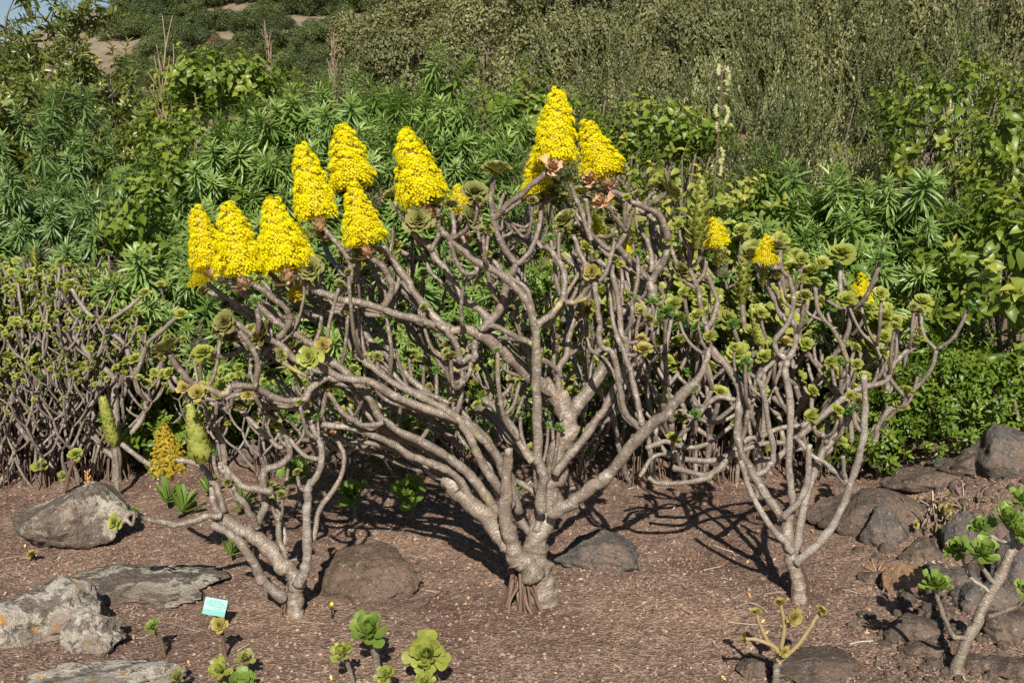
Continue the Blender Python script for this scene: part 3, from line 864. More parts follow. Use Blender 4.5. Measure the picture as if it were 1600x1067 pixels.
BANK = [  # px, py, w, h, depth, mat, seed, label
    (1385, 838, 190, 88, .34, 'rock_bank', 201, 'long low brown ledge of the stony bank beside the green undergrowth'), (1392, 852, 72, 66, .15, 'rock_grey', 202, 'rounded bluish grey stone at the foot of the long brown ledge'),
    (1470, 772, 140, 44, .25, 'rock_bank', 203, 'flat brown stone under the green weeds of the bank'), (1588, 806, 120, 88, .3, 'rock_grey', 204, 'large dark grey rock topping the stony bank'),
    (1535, 772, 100, 46, .2, 'rock_bank', 205, 'brown stone wedged beside the large dark grey rock'), (1518, 872, 62, 78, .16, 'rock_grey', 206, 'grey upright stone behind the glossy spoon leaved rosettes'),
    (1450, 876, 66, 44, .13, 'rock_bank', 207, 'brown stone below the heap of dead succulents'), (1418, 928, 62, 54, .12, 'rock_ochre', 208, 'orange tinted stone beside the dry grass tuft'),
    (1500, 925, 72, 44, .14, 'rock_grey', 209, 'grey flat stone behind the lowest glossy rosette'), (1594, 935, 84, 105, .2, 'rock_grey', 210, 'tall grey stone behind the thick stem of the fleshy plant'),
    (1545, 960, 100, 62, .18, 'rock_grey', 211, 'dark stone between the forks of the fleshy plant'), (1440, 1000, 92, 54, .16, 'rock_bank', 212, 'shaded brown stone beside the fleshy plant stem'),
    (1592, 1003, 80, 58, .16, 'rock_bank', 213, 'brown stone under the side branch of the fleshy plant'), (1455, 1026, 76, 38, .12, 'rock_bank', 214, 'small low brown stone below the shaded brown one'),
    (1545, 1052, 76, 42, .14, 'rock_bank', 215, 'brown stone at the foot of the fleshy plant'), (1370, 908, 46, 24, .08, 'rock_bank', 216, 'small flat stone before the dry grass tuft'),
    (1465, 905, 50, 32, .1, 'rock_grey', 217, 'small grey stone beside the orange tinted one'), (1600, 1064, 90, 48, .15, 'rock_bank', 218, 'broad brown stone lying before the fleshy plant'),
    (1335, 802, 70, 36, .16, 'rock_bank', 219, 'low brown stone at the start of the long ledge'), (1500, 746, 90, 28, .18, 'rock_grey', 220, 'grey stone half buried under the green weeds'),
    (1478, 858, 46, 34, .1, 'rock_bank', 221, 'small brown stone under the dead succulent heap'), (1555, 905, 54, 40, .12, 'rock_bank', 222, 'brown stone tucked behind the fleshy plant fork'), (1565, 850, 60, 46, .14, 'rock_bank', 223, 'brown stone hidden among the upper glossy rosettes')]
for i, (x, y, w, h, d, m_, sd, lab) in enumerate(BANK):
    rock('bank_stone', lab, x, y + 4, w * 1.22, h * 1.18, d, m_, sd, .6, 6, .16, 'stones of the dry bank', 4)
def rubble():
    r = np.random.default_rng(77); mb = MB(); V, F = ICO2
    n = 1000
    px = 1330 + 290 * r.random(n) ** .8; py = 765 + 300 * r.random(n)
    keep = r.random(n) < np.clip((px - 1300) / 160, .15, 1); px, py = px[keep], py[keep]
    for x, y in zip(px, py):
        if y < 740 + (1600 - x) * .15: continue
        g_ = G(x, y); sz = .005 + .022 * r.random() ** 3
        k_ = r.uniform(0, 99)
        W_ = V * (1 + .35 * fbm(V[:, 0] * 1.3 + k_, V[:, 1] * 1.3, V[:, 2] * 1.3, 2, 4))[:, None] * (r.uniform(.6, 1.2, 3) * sz)
        mb.add(W_ + g_ + [0, 0, sz * .1], F, float(np.clip(r.normal(.35, .22), 0, 1)))
    o = link('bank_rubble', mb.mesh('bank_rubble', M['rock_bank'], True)); o['kind'] = 'stuff'; o['label'] = 'small broken stones between the larger rocks of the bank'
ICO2 = ico(2)
rubble()

# ================================================================== CENTRAL PLANT
Y1 = float(G(822, 948)[1])
b0 = G(822, 944)
main = thing('tree_aeonium', 'large many branched succulent shrub with tall yellow flower cones and a thick pale trunk', 'succulent shrub', b0)
MPATH = []
def mbr(pts, r0, r1, d0, d1, **kw):
    if len(pts) >= 4 and kw.get('name', 'branch') == 'branch': MPATH.append((pts, r0, r1, d0, d1))
    return branch(main, pts, r0, r1, Y1, d0, d1, **kw)
# trunk and main limbs
g0 = G(848, 940); g0[2] -= .03
branch(main, [(848, 948), (844, 915), (836, 880), (838, 838), (852, 788), (868, 742), (880, 698), (889, 662), (877, 628), (850, 602)], 25, 12, Y1, .02, .14, 'bark_old', 'trunk', base=g0, lump=.30, sides=16)
g1 = G(815, 935); g1[2] -= .02
branch(main, [(836, 900), (818, 880), (800, 850), (790, 808), (792, 760), (795, 702)], 19, 6, Y1, .0, -.10, 'bark_old', 'limb', lump=.2, sides=13)
mbr([(812, 880), (794, 850), (767, 815), (726, 779), (697, 750)], 16, 14, -.02, .10, mat='bark_old', name='limb', lump=.12)
mbr([(846, 800), (848, 740), (840, 712), (839, 640), (838, 560), (836, 505)], 9, 6.5, -.02, -.10, mat='bark', name='limb')
mbr([(852, 605), (834, 595), (800, 559), (775, 541), (748, 520)], 12, 9, .13, .04, mat='bark_old', name='limb', lump=.1)
mbr([(886, 664), (900, 636), (940, 580), (962, 550), (1000, 502), (1016, 488), (1020, 462), (1017, 440)], 12, 7.5, .14, .22, mat='bark', name='limb')
mbr([(862, 800), (885, 790), (902, 779), (938, 752), (962, 730), (1000, 680), (1037, 650), (1062, 620), (1088, 596)], 11, 7.5, .0, -.18, mat='bark', name='limb')
mbr([(832, 838), (812, 812), (800, 790), (794, 770)], 8, 6, .05, .16, name='branch')
mbr([(838, 830), (846, 790), (836, 770), (815, 755), (800, 752)], 7, 5, .02, .10, name='branch')
# left bundle
mbr([(812, 800), (790, 745), (777, 715), (750, 682), (715, 655), (662, 637), (605, 612), (575, 595), (532, 590), (500, 570), (465, 563), (430, 535), (395, 523), (358, 496)], 8.5, 5, .04, -.22, young=.5)
mbr([(800, 790), (778, 762), (747, 712), (732, 680), (712, 650), (662, 622), (612, 597), (580, 572), (558, 552)], 8.5, 5, .0, -.10)
mbr([(810, 780), (777, 718), (755, 680), (725, 655), (687, 630), (650, 600), (610, 560), (578, 530), (560, 505), (540, 480), (527, 470)], 8.5, 5.5, .1, .28)
mbr([(775, 800), (750, 760), (730, 738), (700, 715), (662, 692), (600, 658), (585, 635), (562, 605), (542, 582), (500, 552), (487, 537), (450, 515), (420, 493), (388, 464), (352, 438)], 9, 5.5, .05, -.10, young=.7)
mbr([(735, 778), (712, 742), (675, 725), (645, 712), (590, 682), (550, 670), (500, 662), (470, 655)], 8, 5.5, .07, -.06)
mbr([(600, 658), (585, 664), (557, 660), (532, 640), (512, 615)], 5, 4.5, -.03, -.12)
mbr([(532, 590), (505, 592), (485, 608), (474, 624), (440, 625), (400, 607), (362, 603), (352, 616), (335, 612), (300, 597), (282, 580), (266, 553)], 6.5, 5, -.12, -.34, young=.5)
mbr([(399, 606), (402, 570), (392, 540), (374, 518)], 5, 4.5, -.24, -.28, young=.5)
mbr([(700, 520), (665, 503), (600, 485), (550, 470), (527, 466), (487, 450), (464, 432)], 7.5, 5.5, .05, -.08, young=.6)
mbr([(748, 520), (725, 516), (700, 516)], 10, 8, .04, .05, mat='bark_old')
mbr([(531, 462), (545, 442), (548, 415), (536, 392), (514, 366)], 5, 4.5, -.03, -.05, young=.8)
mbr([(598, 484), (612, 455), (606, 430), (594, 414), (574, 398)], 5.5, 5, .0, -.06, young=.6)
mbr([(436, 527), (450, 508), (450, 486), (430, 468), (402, 448)], 5.5, 5, -.09, -.16, young=.7)
mbr([(567, 540), (550, 505), (530, 487), (487, 492), (445, 455), (428, 432)], 6, 4.5, .12, .02, young=.5)
mbr([(712, 535), (704, 518), (670, 487), (640, 445), (612, 405), (600, 390), (580, 388)], 8, 6, .06, .12, young=.4)
mbr([(766, 500), (740, 477), (720, 462), (705, 435), (682, 405), (670, 385), (650, 372), (640, 352)], 7, 5.5, .02, .10, young=.5)
mbr([(674, 392), (685, 362), (685, 326)], 4.5, 4, .07, .05, young=.8)
mbr([(836, 508), (822, 470), (806, 450), (782, 430), (750, 412), (725, 395), (700, 372), (687, 358)], 7, 5, -.10, -.16, young=.5)
mbr([(746, 414), (742, 426), (725, 427), (712, 408), (702, 378)], 4.5, 4, -.13, -.18, young=.5)
mbr([(703, 374), (720, 366), (732, 354)], 4, 3.8, -.15, -.18, young=.7)
mbr([(709, 368), (709, 350), (707, 330)], 4, 3.6, -.15, -.10, young=.7)
mbr([(752, 516), (765, 503), (782, 482), (788, 455), (797, 430), (805, 412), (787, 385), (772, 350), (767, 312), (770, 282)], 8.5, 4.5, .03, -.05, young=.7)
mbr([(771, 342), (800, 315), (825, 294), (853, 270)], 5, 5, -.03, -.12, young=.7)
mbr([(807, 412), (827, 395), (842, 355), (848, 316)], 5, 4.5, -.01, .04, young=.6)
mbr([(788, 340), (800, 352), (798, 366), (776, 372)], 3.2, 3, .02, .05, young=.6)
mbr([(838, 510), (855, 497), (872, 478), (880, 462), (882, 425), (868, 402), (852, 385)], 6.5, 4.8, -.10, -.04, young=.5)
mbr([(878, 470), (898, 472), (918, 450), (926, 430)], 5, 4.5, -.06, -.12, young=.3)
mbr([(846, 388), (835, 373), (812, 360), (788, 353)], 4.4, 4, .0, .1, young=.4)
mbr([(875, 612), (872, 577), (885, 556), (890, 525), (896, 500), (892, 475), (890, 440)], 7, 4.5, .14, .22)
mbr([(876, 588), (862, 570), (848, 562)], 4.5, 4, .15, .1)
mbr([(1001, 672), (975, 640), (967, 595), (960, 558), (941, 541), (935, 520), (937, 500), (932, 470), (930, 442)], 6, 4.2, -.08, -.14, young=.3)
mbr([(1003, 664), (995, 620), (985, 582), (975, 550), (962, 523)], 5.5, 4.5, -.09, -.02)
mbr([(868, 740), (888, 712), (900, 700), (925, 665), (942, 642), (957, 615), (975, 580), (978, 540), (970, 512), (966, 470), (955, 425), (935, 406)], 8, 4.5, .02, .06)
mbr([(918, 450), (914, 418), (905, 390), (896, 368)], 4.5, 4, -.1, .0, young=.6)
mbr([(920, 395), (921, 352), (917, 314)], 4, 3.8, .08, .1, young=.8)
mbr([(924, 375), (913, 345), (904, 318), (890, 290)], 4.4, 4, .04, .0, young=.8)
mbr([(1017, 442), (1022, 432), (1040, 402), (1043, 370), (1031, 338), (1013, 325), (987, 315), (962, 300), (938, 284)], 7, 5, .22, .12, young=.5)
mbr([(1013, 322), (1028, 312), (1042, 302)], 4.5, 4, .16, .12, young=.7)
mbr([(1006, 320), (1014, 308), (1026, 298)], 4, 3.6, .16, .18, young=.7)
mbr([(1016, 438), (988, 411), (966, 388), (950, 388), (925, 367), (904, 348)], 6, 4.8, .22, .06, young=.5)
mbr([(964, 388), (978, 362), (988, 334), (992, 318)], 4.8, 4, .17, .16, young=.6)
mbr([(979, 360), (963, 342), (948, 322)], 4.4, 4, .16, .08, young=.7)
mbr([(1017, 425), (1018, 400), (1008, 370), (1000, 355)], 5, 4.4, .22, .28, young=.4)
mbr([(1015, 450), (1000, 470), (985, 488), (970, 505)], 4, 3.4, .22, .3)
mbr([(832, 720), (812, 690), (787, 650), (756, 624)], 7.5, 6, -.05, .12)
mbr([(750, 520), (742, 540), (742, 560), (735, 558), (720, 565), (712, 537), (700, 520), (682, 505)], 6.5, 5.5, .06, .02)
mbr([(736, 562), (734, 580), (724, 602)], 4.8, 4.2, .06, .02)
mbr([(833, 537), (808, 527), (782, 514), (768, 508)], 5.5, 5, -.08, .02)
mbr([(1088, 596), (1102, 570), (1108, 545)], 6, 4.5, -.18, -.1)
mbr([(720, 700), (690, 668), (650, 640), (612, 625), (580, 622)], 6, 5, .2, .32)
mbr([(745, 690), (722, 640), (710, 590), (690, 560), (672, 520), (650, 470), (640, 440)], 6, 4.2, .25, .45)
mbr([(690, 560), (660, 540), (630, 500), (606, 480), (590, 440)], 5, 4, .38, .4)
mbr([(780, 690), (765, 640), (768, 600), (752, 570), (748, 545)], 5.5, 4.5, .3, .35)
mbr([(640, 440), (646, 420), (630, 396)], 4, 3.6, .45, .4, young=.4)
mbr([(610, 560), (600, 520), (580, 505), (560, 440), (540, 420)], 5, 4, .3, .36)
mbr([(640, 706), (610, 700), (570, 690), (540, 690), (500, 640), (470, 600), (450, 560)], 5.5, 4, .2, .3)
mbr([(830, 600), (824, 560), (815, 530), (808, 490), (818, 455)], 5, 4, .3, .36)
mbr([(910, 650), (918, 610), (912, 560), (905, 530), (912, 490)], 5, 4, .35, .42)
mr = random.Random(31)
for pts, r0, r1, d0, d1 in list(MPATH):
    for rep_ in range(3 if pts[-1][0] < 640 else 2):
        if mr.random() < .15: continue
        ang = mr.uniform(0, 6.28); amp = mr.uniform(18, 46)
        n_ = len(pts); q_ = []
        for i_, (x_, y_) in enumerate(pts):
            t_ = i_ / (n_ - 1)
            q_.append((x_ + math.cos(ang) * amp * t_ + mr.uniform(-7, 7) * (t_ > 0), y_ + abs(math.sin(ang)) * amp * t_ * .8 + mr.uniform(-7, 7) * (t_ > 0)))
        o_, e_, a_ = branch(main, q_, r0 * .70, max(3.2, r1 * .75), Y1, d0 + .04, d1 + mr.uniform(.1, .5), young=.4)
        a_ = a_ / np.linalg.norm(a_)
        part('rosette', mr.choice(ROS[mr.choice(['olive', 'olive', 'lime', 'shade'])]), main, e_, (a_[0] * .6, -.5, .8), mr.uniform(0, 6), mr.uniform(11, 17) * mpp(Y1))
roots(main, G(816, 942) + [0, -.02, 0], 46, .055, .12, 4, 'root', .0042)
roots(main, G(806, 938) + [0, 0, 0], 12, .05, .13, 14, 'twig', .0070)
side_shoots(main, 190, 5, Y1, ['olive', 'olive', 'lime', 'shade'], .25, .08, .30, 8, 14, .35)
# rosettes
for px, py, rp, d, k, ax in [
    (775, 270, 25, -.05, 'olive', (0, -.2, 1)), (742, 303, 22, -.16, 'olive', (.1, -.75, .75)), (735, 340, 19, -.18, 'olive', (.6, -.5, .5)),
    (868, 303, 17, .02, 'olive', (.15, -.6, .9)), (843, 312, 16, .04, 'olive', (-.3, -.3, 1)), (885, 345, 21, .04, 'olive', (-.6, -.35, .8)),
    (908, 302, 14, .1, 'olive', (0, -.3, 1)), (885, 283, 14, .0, 'olive', (-.3, -.2, 1)), (970, 267, 14, .15, 'olive', (.1, -.5, 1)),
    (1044, 300, 24, .12, 'olive', (.75, -.2, .6)), (1028, 296, 16, .2, 'olive', (.3, -.2, 1)), (925, 425, 13, -.13, 'dry', (-.2, -.9, .35)),
    (683, 318, 17, .05, 'olive', (0, -.15, 1)), (612, 308, 16, .12, 'olive', (-.4, -.4, .8)), (416, 418, 17, .01, 'olive', (-.2, -.8, .6)),
    (487, 420, 20, -.09, 'olive', (-.1, -.85, .5)), (352, 503, 18, -.26, 'olive', (-.2, -.9, .5)), (345, 515, 17, -.2, 'olive', (-.7, -.3, .6)),
    (412, 522, 23, -.2, 'olive', (-.75, -.45, .5)), (484, 558, 20, -.22, 'lime', (-.1, -1, .25)), (505, 540, 13, -.1, 'dry', (0, -.9, .4)),
    (458, 540, 15, -.05, 'olive', (-.7, -.5, .5)), (318, 552, 17, -.16, 'lime', (0, -.5, .9)), (362, 530, 15, -.18, 'olive', (-.3, -.4, .8)),
    (262, 547, 24, -.34, 'olive', (-.5, -.1, .9)), (288, 606, 12, -.3, 'dry', (0, -.8, .6)), (309, 614, 14, -.32, 'dry', (0, -.8, .6)),
    (388, 616, 11, -.22, 'dry', (.1, -.8, .6)), (438, 555, 12, -.2, 'olive', (.6, -.5, .4)), (625, 298, 15, .15, 'olive', (0, -.3, 1)),
    (920, 484, 13, .1, 'dry', (-.8, -.6, .2)), (1006, 547, 15, -.05, 'dry', (0, -.5, .9)), (1002, 530, 10, .05, 'dry', (0, -.4, .9)),
    (1062, 424, 20, .2, 'olive', (.4, -.6, .7)), (830, 400, 16, .25, 'olive', (-.3, -.5, .8)), (946, 300, 12, .3, 'olive', (0, -.3, 1)),
    (395, 465, 10, -.02, 'olive', (-.5, -.2, .8)), (376, 472, 12, .1, 'olive', (-.5, -.2, .8)), (655, 345, 22, .03, 'olive', (0, -.9, .5)),
    (565, 398, 20, -.02, 'olive', (0, -.3, .9)), (500, 372, 18, -.02, 'olive', (.4, -.3, .8)), (705, 322, 14, -.1, 'olive', (.1, -.3, .9)),
    (592, 436, 12, .38, 'olive', (-.2, -.4, .8)), (538, 418, 12, .36, 'olive', (-.2, -.4, .8)), (448, 556, 13, .3, 'shade', (-.4, -.4, .8)), (816, 452, 14, .36, 'lime', (0, -.4, .9)), (912, 486, 14, .42, 'lime', (0, -.4, .9)), (630, 393, 13, .4, 'olive', (-.1, -.3, .9))]:
    ros(main, px, py, rp, Y1, d, k, ax)
# flower cones: base px, top px, half width, depth
for i, (bx, by, tx, ty, hw, d, kd) in enumerate([
    (330, 418, 306, 322, 32, -.08, 'big'), (378, 428, 356, 317, 42, -.16, 'big'), (446, 420, 424, 306, 41, -.10, 'big'), (472, 428, 462, 348, 27, -.02, 'big'),
    (497, 340, 470, 224, 36, -.04, 'big'), (553, 292, 533, 193, 38, .12, 'big'), (572, 382, 551, 287, 36, -.06, 'big'), (666, 318, 630, 201, 42, .06, 'big'),
    (866, 252, 872, 136, 37, -.06, 'big'), (946, 276, 914, 188, 35, .12, 'big'), (842, 305, 836, 236, 26, .08, 'big'), (722, 330, 714, 288, 18, .0, 'small'),
    (934, 368, 928, 335, 13, .35, 'small'), (982, 398, 978, 372, 11, .3, 'small'), (462, 468, 470, 440, 16, -.02, 'small'), (322, 425, 296, 448, 14, -.08, 'small')]):
    Y = Y1 + d
    flower(main, P(bx, by, Y), P(tx, ty, Y + .03), hw * mpp(Y), i, kd, kd == 'big')
part('bract', BRACT, main, P(945, 318, Y1 + .06), (-.5, -.6, .4), 1, .035)
part('bract', BRACT, main, P(732, 375, Y1 + .1), (-.3, -.6, .4), 2, .028)
part('bract', BRACT, main, P(860, 262, Y1 - .13), (.3, -.9, .5), 2, .036)
part('bract', BRACT, main, P(930, 280, Y1 + .1), (-.6, -.7, .4), 2, .038)

# ================================================================== LEFT PLANT
Y2 = float(G(464, 962)[1]); b = G(464, 958)
lp = thing('tree_aeonium', 'gnarled low branching succulent with flowerless grey stems beside the brown boulder', 'succulent shrub', b)
def lbr(pts, r0, r1, d0, d1, **kw): return branch(lp, pts, r0, r1, Y2, d0, d1, **kw)
gb = G(464, 962); gb[2] -= .03
lbr([(464, 962), (462, 935), (465, 908), (439, 876), (405, 845), (378, 830), (345, 806)], 14, 12, 0, .10, mat='bark_old', name='trunk', base=gb, lump=.14, sides=13)
lbr([(445, 935), (415, 912), (402, 889), (380, 856), (358, 832), (331, 820)], 9, 6, .0, -.08, name='limb')
lbr([(466, 912), (476, 890), (480, 862), (480, 800), (482, 762), (497, 740), (502, 700), (487, 664)], 9, 4, .0, -.08, name='limb', mat='bark_pale')
lbr([(496, 718), (477, 712), (452, 686)], 4.4, 4, -.06, -.02)
lbr([(482, 850), (492, 832), (500, 795), (530, 750), (538, 712), (525, 684)], 6, 4, .0, .12)
lbr([(345, 806), (325, 806), (305, 812), (275, 820), (237, 812), (205, 801), (193, 815)], 7, 4.6, .06, -.06, young=.3)
lbr([(402, 826), (395, 810), (385, 792), (365, 765), (355, 745), (343, 728)], 7, 5.5, .06, .0)
lbr([(425, 768), (387, 762), (365, 745), (346, 727), (323, 716)], 6.5, 5.5, .0, .02)
lbr([(350, 730), (350, 707), (341, 675), (329, 657)], 6, 5, .02, .0)
lbr([(400, 822), (415, 785), (412, 740), (440, 725), (452, 707), (445, 675), (422, 648), (405, 640)], 7.5, 5, .08, .10)
lbr([(350, 800), (342, 770), (325, 740), (300, 722), (262, 720), (245, 730), (225, 720), (190, 694)], 6.5, 5, .08, .16)
lbr([(442, 700), (425, 690), (395, 660), (372, 636)], 4.6, 4, .1, .16)
lbr([(345, 808), (334, 785), (332, 762)], 8, 6, .08, .12, mat='bark_old')
lbr([(452, 905), (446, 868), (436, 840), (438, 800)], 6.5, 5, .06, .1)
lbr([(438, 862), (445, 835), (432, 790), (436, 770)], 5, 4, .1, .2, mat='bark_pale')
lbr([(525, 690), (516, 680), (508, 668)], 3, 2.6, .12, .12)
side_shoots(lp, 16, 6, Y2, ['olive', 'shade', 'lime'], .4, .05, .14, 8, 13, .25, .007)
roots(lp, G(460, 955) + [0, -.02, 0], 7, .03, .12, 8, 'root', .004)
part('leafy_spike', SPIKE['stout'], lp, P(315, 716, Y2 - .02), (-.12, -.15, 1), 0, 88 * mpp(Y2))
flower(lp, P(266, 738, Y2 + .14), P(254, 662, Y2 + .14), 30 * mpp(Y2), 3, 'old', False)
ros(lp, 180, 816, 14, Y2, -.06, 'lime', (-.4, -.8, .4))
ros(lp, 424, 645, 12, Y2, .1, 'olive'); ros(lp, 372, 634, 12, Y2, .16, 'olive'); ros(lp, 436, 766, 12, Y2, .2, 'shade')
part('bract', BRACT, lp, P(519, 681, Y2 + .12), (-.2, -.3, 1), 2, .022)

# ================================================================== RIGHT PLANT
Y3 = float(G(1250, 938)[1]); b = G(1250, 936)
rp_ = thing('tree_aeonium', 'slender pale stemmed succulent with upright bare forks and two small yellow flower heads', 'succulent shrub', b)
def rbr(pts, r0, r1, d0, d1, **kw):
    kw.setdefault('mat', 'bark_pale'); return branch(rp_, pts, r0, r1, Y3, d0, d1, **kw)
gb = G(1250, 940); gb[2] -= .03
rbr([(1250, 940), (1246, 905), (1240, 880), (1232, 850), (1229, 806)], 12, 9, 0, .04, name='trunk', base=gb, mat='bark_old', lump=.1, sides=12)
rbr([(1230, 812), (1219, 804), (1195, 771), (1178, 742), (1157, 705), (1152, 660), (1156, 615), (1136, 572), (1115, 548), (1105, 530), (1104, 508)], 8.5, 5.5, .04, .16, mat='bark')
rbr([(1105, 512), (1097, 492), (1092, 457), (1080, 425), (1076, 380)], 5, 4.2, .16, .14, young=.7, mat='bark')
rbr([(1106, 512), (1112, 500), (1120, 475), (1112, 445), (1095, 410), (1095, 376)], 5.2, 4.2, .16, .2, young=.6, mat='bark')
rbr([(1238, 862), (1222, 842), (1202, 820), (1175, 772), (1157, 720)], 6.5, 5, .0, -.06)
rbr([(1180, 745), (1200, 730), (1209, 710), (1200, 655), (1190, 605), (1185, 592), (1192, 580), (1210, 565), (1226, 540)], 6, 4, .10, .02, young=.3)
rbr([(1236, 800), (1239, 785), (1232, 710), (1235, 635), (1227, 580), (1230, 565), (1243, 540), (1241, 505), (1222, 497), (1210, 467), (1195, 435), (1180, 414)], 7, 4.6, .06, .0, young=.5)
rbr([(1226, 560), (1213, 548), (1212, 530), (1230, 505), (1241, 470), (1235, 440), (1220, 418)], 5, 4.2, .0, -.05, young=.6)
rbr([(1224, 808), (1250, 780), (1262, 745), (1265, 695)], 6.5, 5.5, .03, -.05)
rbr([(1240, 870), (1250, 825), (1265, 760), (1280, 720), (1295, 695), (1320, 665), (1336, 640)], 7.5, 6, .02, .06)
rbr([(1294, 696), (1290, 685), (1284, 678)], 5, 4.4, .05, .02)
rbr([(1244, 878), (1270, 858), (1300, 822), (1320, 785), (1332, 747), (1347, 697), (1352, 642), (1350, 586)], 8.5, 5.5, .0, -.10)
rbr([(1322, 755), (1295, 727), (1270, 712), (1247, 687)], 5, 4, -.06, .04)
rbr([(1322, 752), (1319, 735), (1317, 713)], 4.6, 4, -.06, -.1)
rbr([(1155, 625), (1120, 622), (1098, 640), (1080, 665), (1052, 686)], 5.5, 4.6, .14, .2, mat='bark')
rbr([(1158, 690), (1166, 665), (1170, 630), (1168, 605)], 5, 4.5, .14, .1, mat='bark')
rbr([(1247, 684), (1287, 647), (1325, 618), (1348, 606), (1382, 596), (1393, 575), (1405, 560), (1430, 536)], 7, 4.5, .3, .36, mat='bark')
rbr([(1326, 567), (1307, 522), (1280, 490), (1272, 445)], 4.8, 3.8, .3, .28, mat='bark', young=.4)
rbr([(1330, 690), (1328, 640), (1325, 600), (1326, 566)], 5, 4.5, .32, .3, mat='bark')
rbr([(1150, 705), (1120, 735), (1100, 748), (1062, 755), (1032, 755), (1010, 744)], 6, 5, .2, .26, mat='bark')
rbr([(1232, 690), (1200, 692), (1170, 700), (1145, 712)], 5, 5, .26, .2, mat='bark')
rbr([(1245, 684), (1225, 705), (1195, 735), (1182, 745)], 6, 6, .3, .12, mat='bark')
for pts, a_, b__, d0, d1 in [([(1063, 715), (1115, 720), (1168, 694), (1220, 668), (1273, 668)], 6, 5, .35, .45), ([(1052, 731), (1105, 741), (1136, 715), (1173, 684), (1194, 700)], 6, 5, .3, .4), ([(1252, 665), (1294, 647), (1336, 616), (1350, 590)], 6, 4.5, .4, .45),
    ([(1367, 690), (1372, 665), (1388, 642), (1406, 634)], 6, 5, .5, .45), ([(1010, 700), (1040, 690), (1075, 700), (1110, 690), (1150, 660)], 5.5, 4.5, .4, .5), ([(1040, 640), (1080, 650), (1120, 660), (1160, 640), (1190, 610)], 5, 4, .45, .5), ([(1180, 720), (1215, 715), (1250, 700), (1280, 712), (1312, 690)], 5.5, 4.5, .4, .5), ([(1000, 745), (1020, 715), (1055, 705), (1070, 680), (1064, 650)], 5, 4, .4, .5)]:
    o, e, ax_ = rbr(pts, a_, b__, d0, d1, mat='bark_hedge')
    part('rosette', ROS['lime'][int(a_) % 3], rp_, e, (0, -.5, .8), a_, .034)
part('leafy_spike', SPIKE['thin'], rp_, P(1090, 382, Y3 + .05), (.02, -.1, 1), 0, 94 * mpp(Y3))
flower(rp_, P(1119, 384, Y3 + .12), P(1114, 340, Y3 + .12), 24 * mpp(Y3), 0, 'small', False)
part('leafy_spike', SPIKE['thin'], rp_, P(1122, 415, Y3 + .2), (-.1, -.1, 1), 2, 40 * mpp(Y3))
flower(rp_, P(1196, 412, Y3 - .06), P(1200, 366, Y3 - .06), 20 * mpp(Y3), 1, 'small', False)
part('leafy_spike', SPIKE['thin'], rp_, P(1192, 445, Y3), (.05, -.1, 1), 2, 40 * mpp(Y3))
for px, py, q, d, k in [(1176, 402, 22, .0, 'olive'), (1212, 388, 18, -.06, 'olive'), (1226, 536, 14, .02, 'dry'), (1272, 442, 12, .28, 'lime'), (1432, 532, 16, .36, 'lime'), (1052, 686, 13, .2, 'lime')]:
    ros(rp_, px, py, q, Y3, d, k, (rnd.uniform(-.2, .2), -.35, 1))
side_shoots(rp_, 46, 7, Y3, ['lime', 'lime', 'shade', 'olive'], .45, .06, .18, 10, 17, .55, .008)
roots(rp_, G(1246, 934) + [0, 0, 0], 8, .03, .12, 9, 'root', .004)

# ================================================================== FOREGROUND: pruned stump plant and fleshy plant at the bank
Yp = float(G(1214, 1075)[1]); b = G(1214, 1075)
pp_ = thing('pruned_aeonium', 'small pruned succulent stump with five yellowish stubs ending in flat drying discs', 'succulent', b)
gb = b.copy(); gb[2] -= .03
branch(pp_, [(1214, 1075), (1214, 1050), (1216, 1034)], 6.5, 6, Yp, 0, 0, 'bark', 'trunk', base=gb)
for pts, tip, rr in [([(1216, 1036), (1249, 1004), (1269, 974), (1283, 954)], (.5, -.3, .8), 9), ([(1215, 1030), (1213, 1013), (1188, 1000), (1165, 997)], (-.95, -.2, .15), 8),
                     ([(1216, 1034), (1222, 1008), (1225, 977), (1219, 942)], (-.1, -.2, 1), 9), ([(1212, 1016), (1200, 1003), (1188, 977), (1181, 957)], (-.3, -.2, 1), 8), ([(1219, 1030), (1224, 1024), (1225, 1018)], (.1, -1, .2), 8), ([(1223, 985), (1234, 975), (1240, 964)], (.2, -1, .15), 12)]:
    o, e, ax = branch(pp_, pts, 4.2, 3.4, Yp, 0, -.03, 'bark', young=0)
    o.data.materials[0] = M['stub'] if 'stub' in M else M['dry_ros']
    part('drying_disc', ROS['dry'][rnd.randint(0, 1)], pp_, e, tip, rnd.uniform(0, 6), rr * 1.35 * mpp(Yp))

Yq = float(G(1490, 1052)[1]); b = G(1490, 1052)
qp = thing('fleshy_aeonium', 'stocky succulent with glossy spoon leaved rosettes growing beside the stony bank', 'succulent', b)
gb = b.copy(); gb[2] -= .03
branch(qp, [(1490, 1052), (1512, 997), (1539, 950), (1559, 903), (1586, 855), (1612, 832)], 10, 7.5, Yq, 0, .02, 'bark', 'trunk', base=gb, sides=12, lump=.12)
branch(qp, [(1512, 996), (1489, 994), (1478, 970), (1465, 936), (1462, 918)], 5, 4, Yq, 0, -.06, 'bark')
branch(qp, [(1546, 963), (1580, 950), (1606, 938)], 4.5, 4, Yq, 0, -.05, 'bark')
branch(qp, [(1553, 912), (1540, 895), (1531, 880), (1532, 866)], 4.5, 4, Yq, .01, -.04, 'bark_pale')
branch(qp, [(1548, 925), (1535, 915), (1515, 900), (1499, 863)], 3.8, 3.4, Yq, .01, .05, 'bark_pale')
branch(qp, [(1582, 850), (1556, 842), (1536, 828)], 4, 3.6, Yq, .02, .08, 'bark_pale')
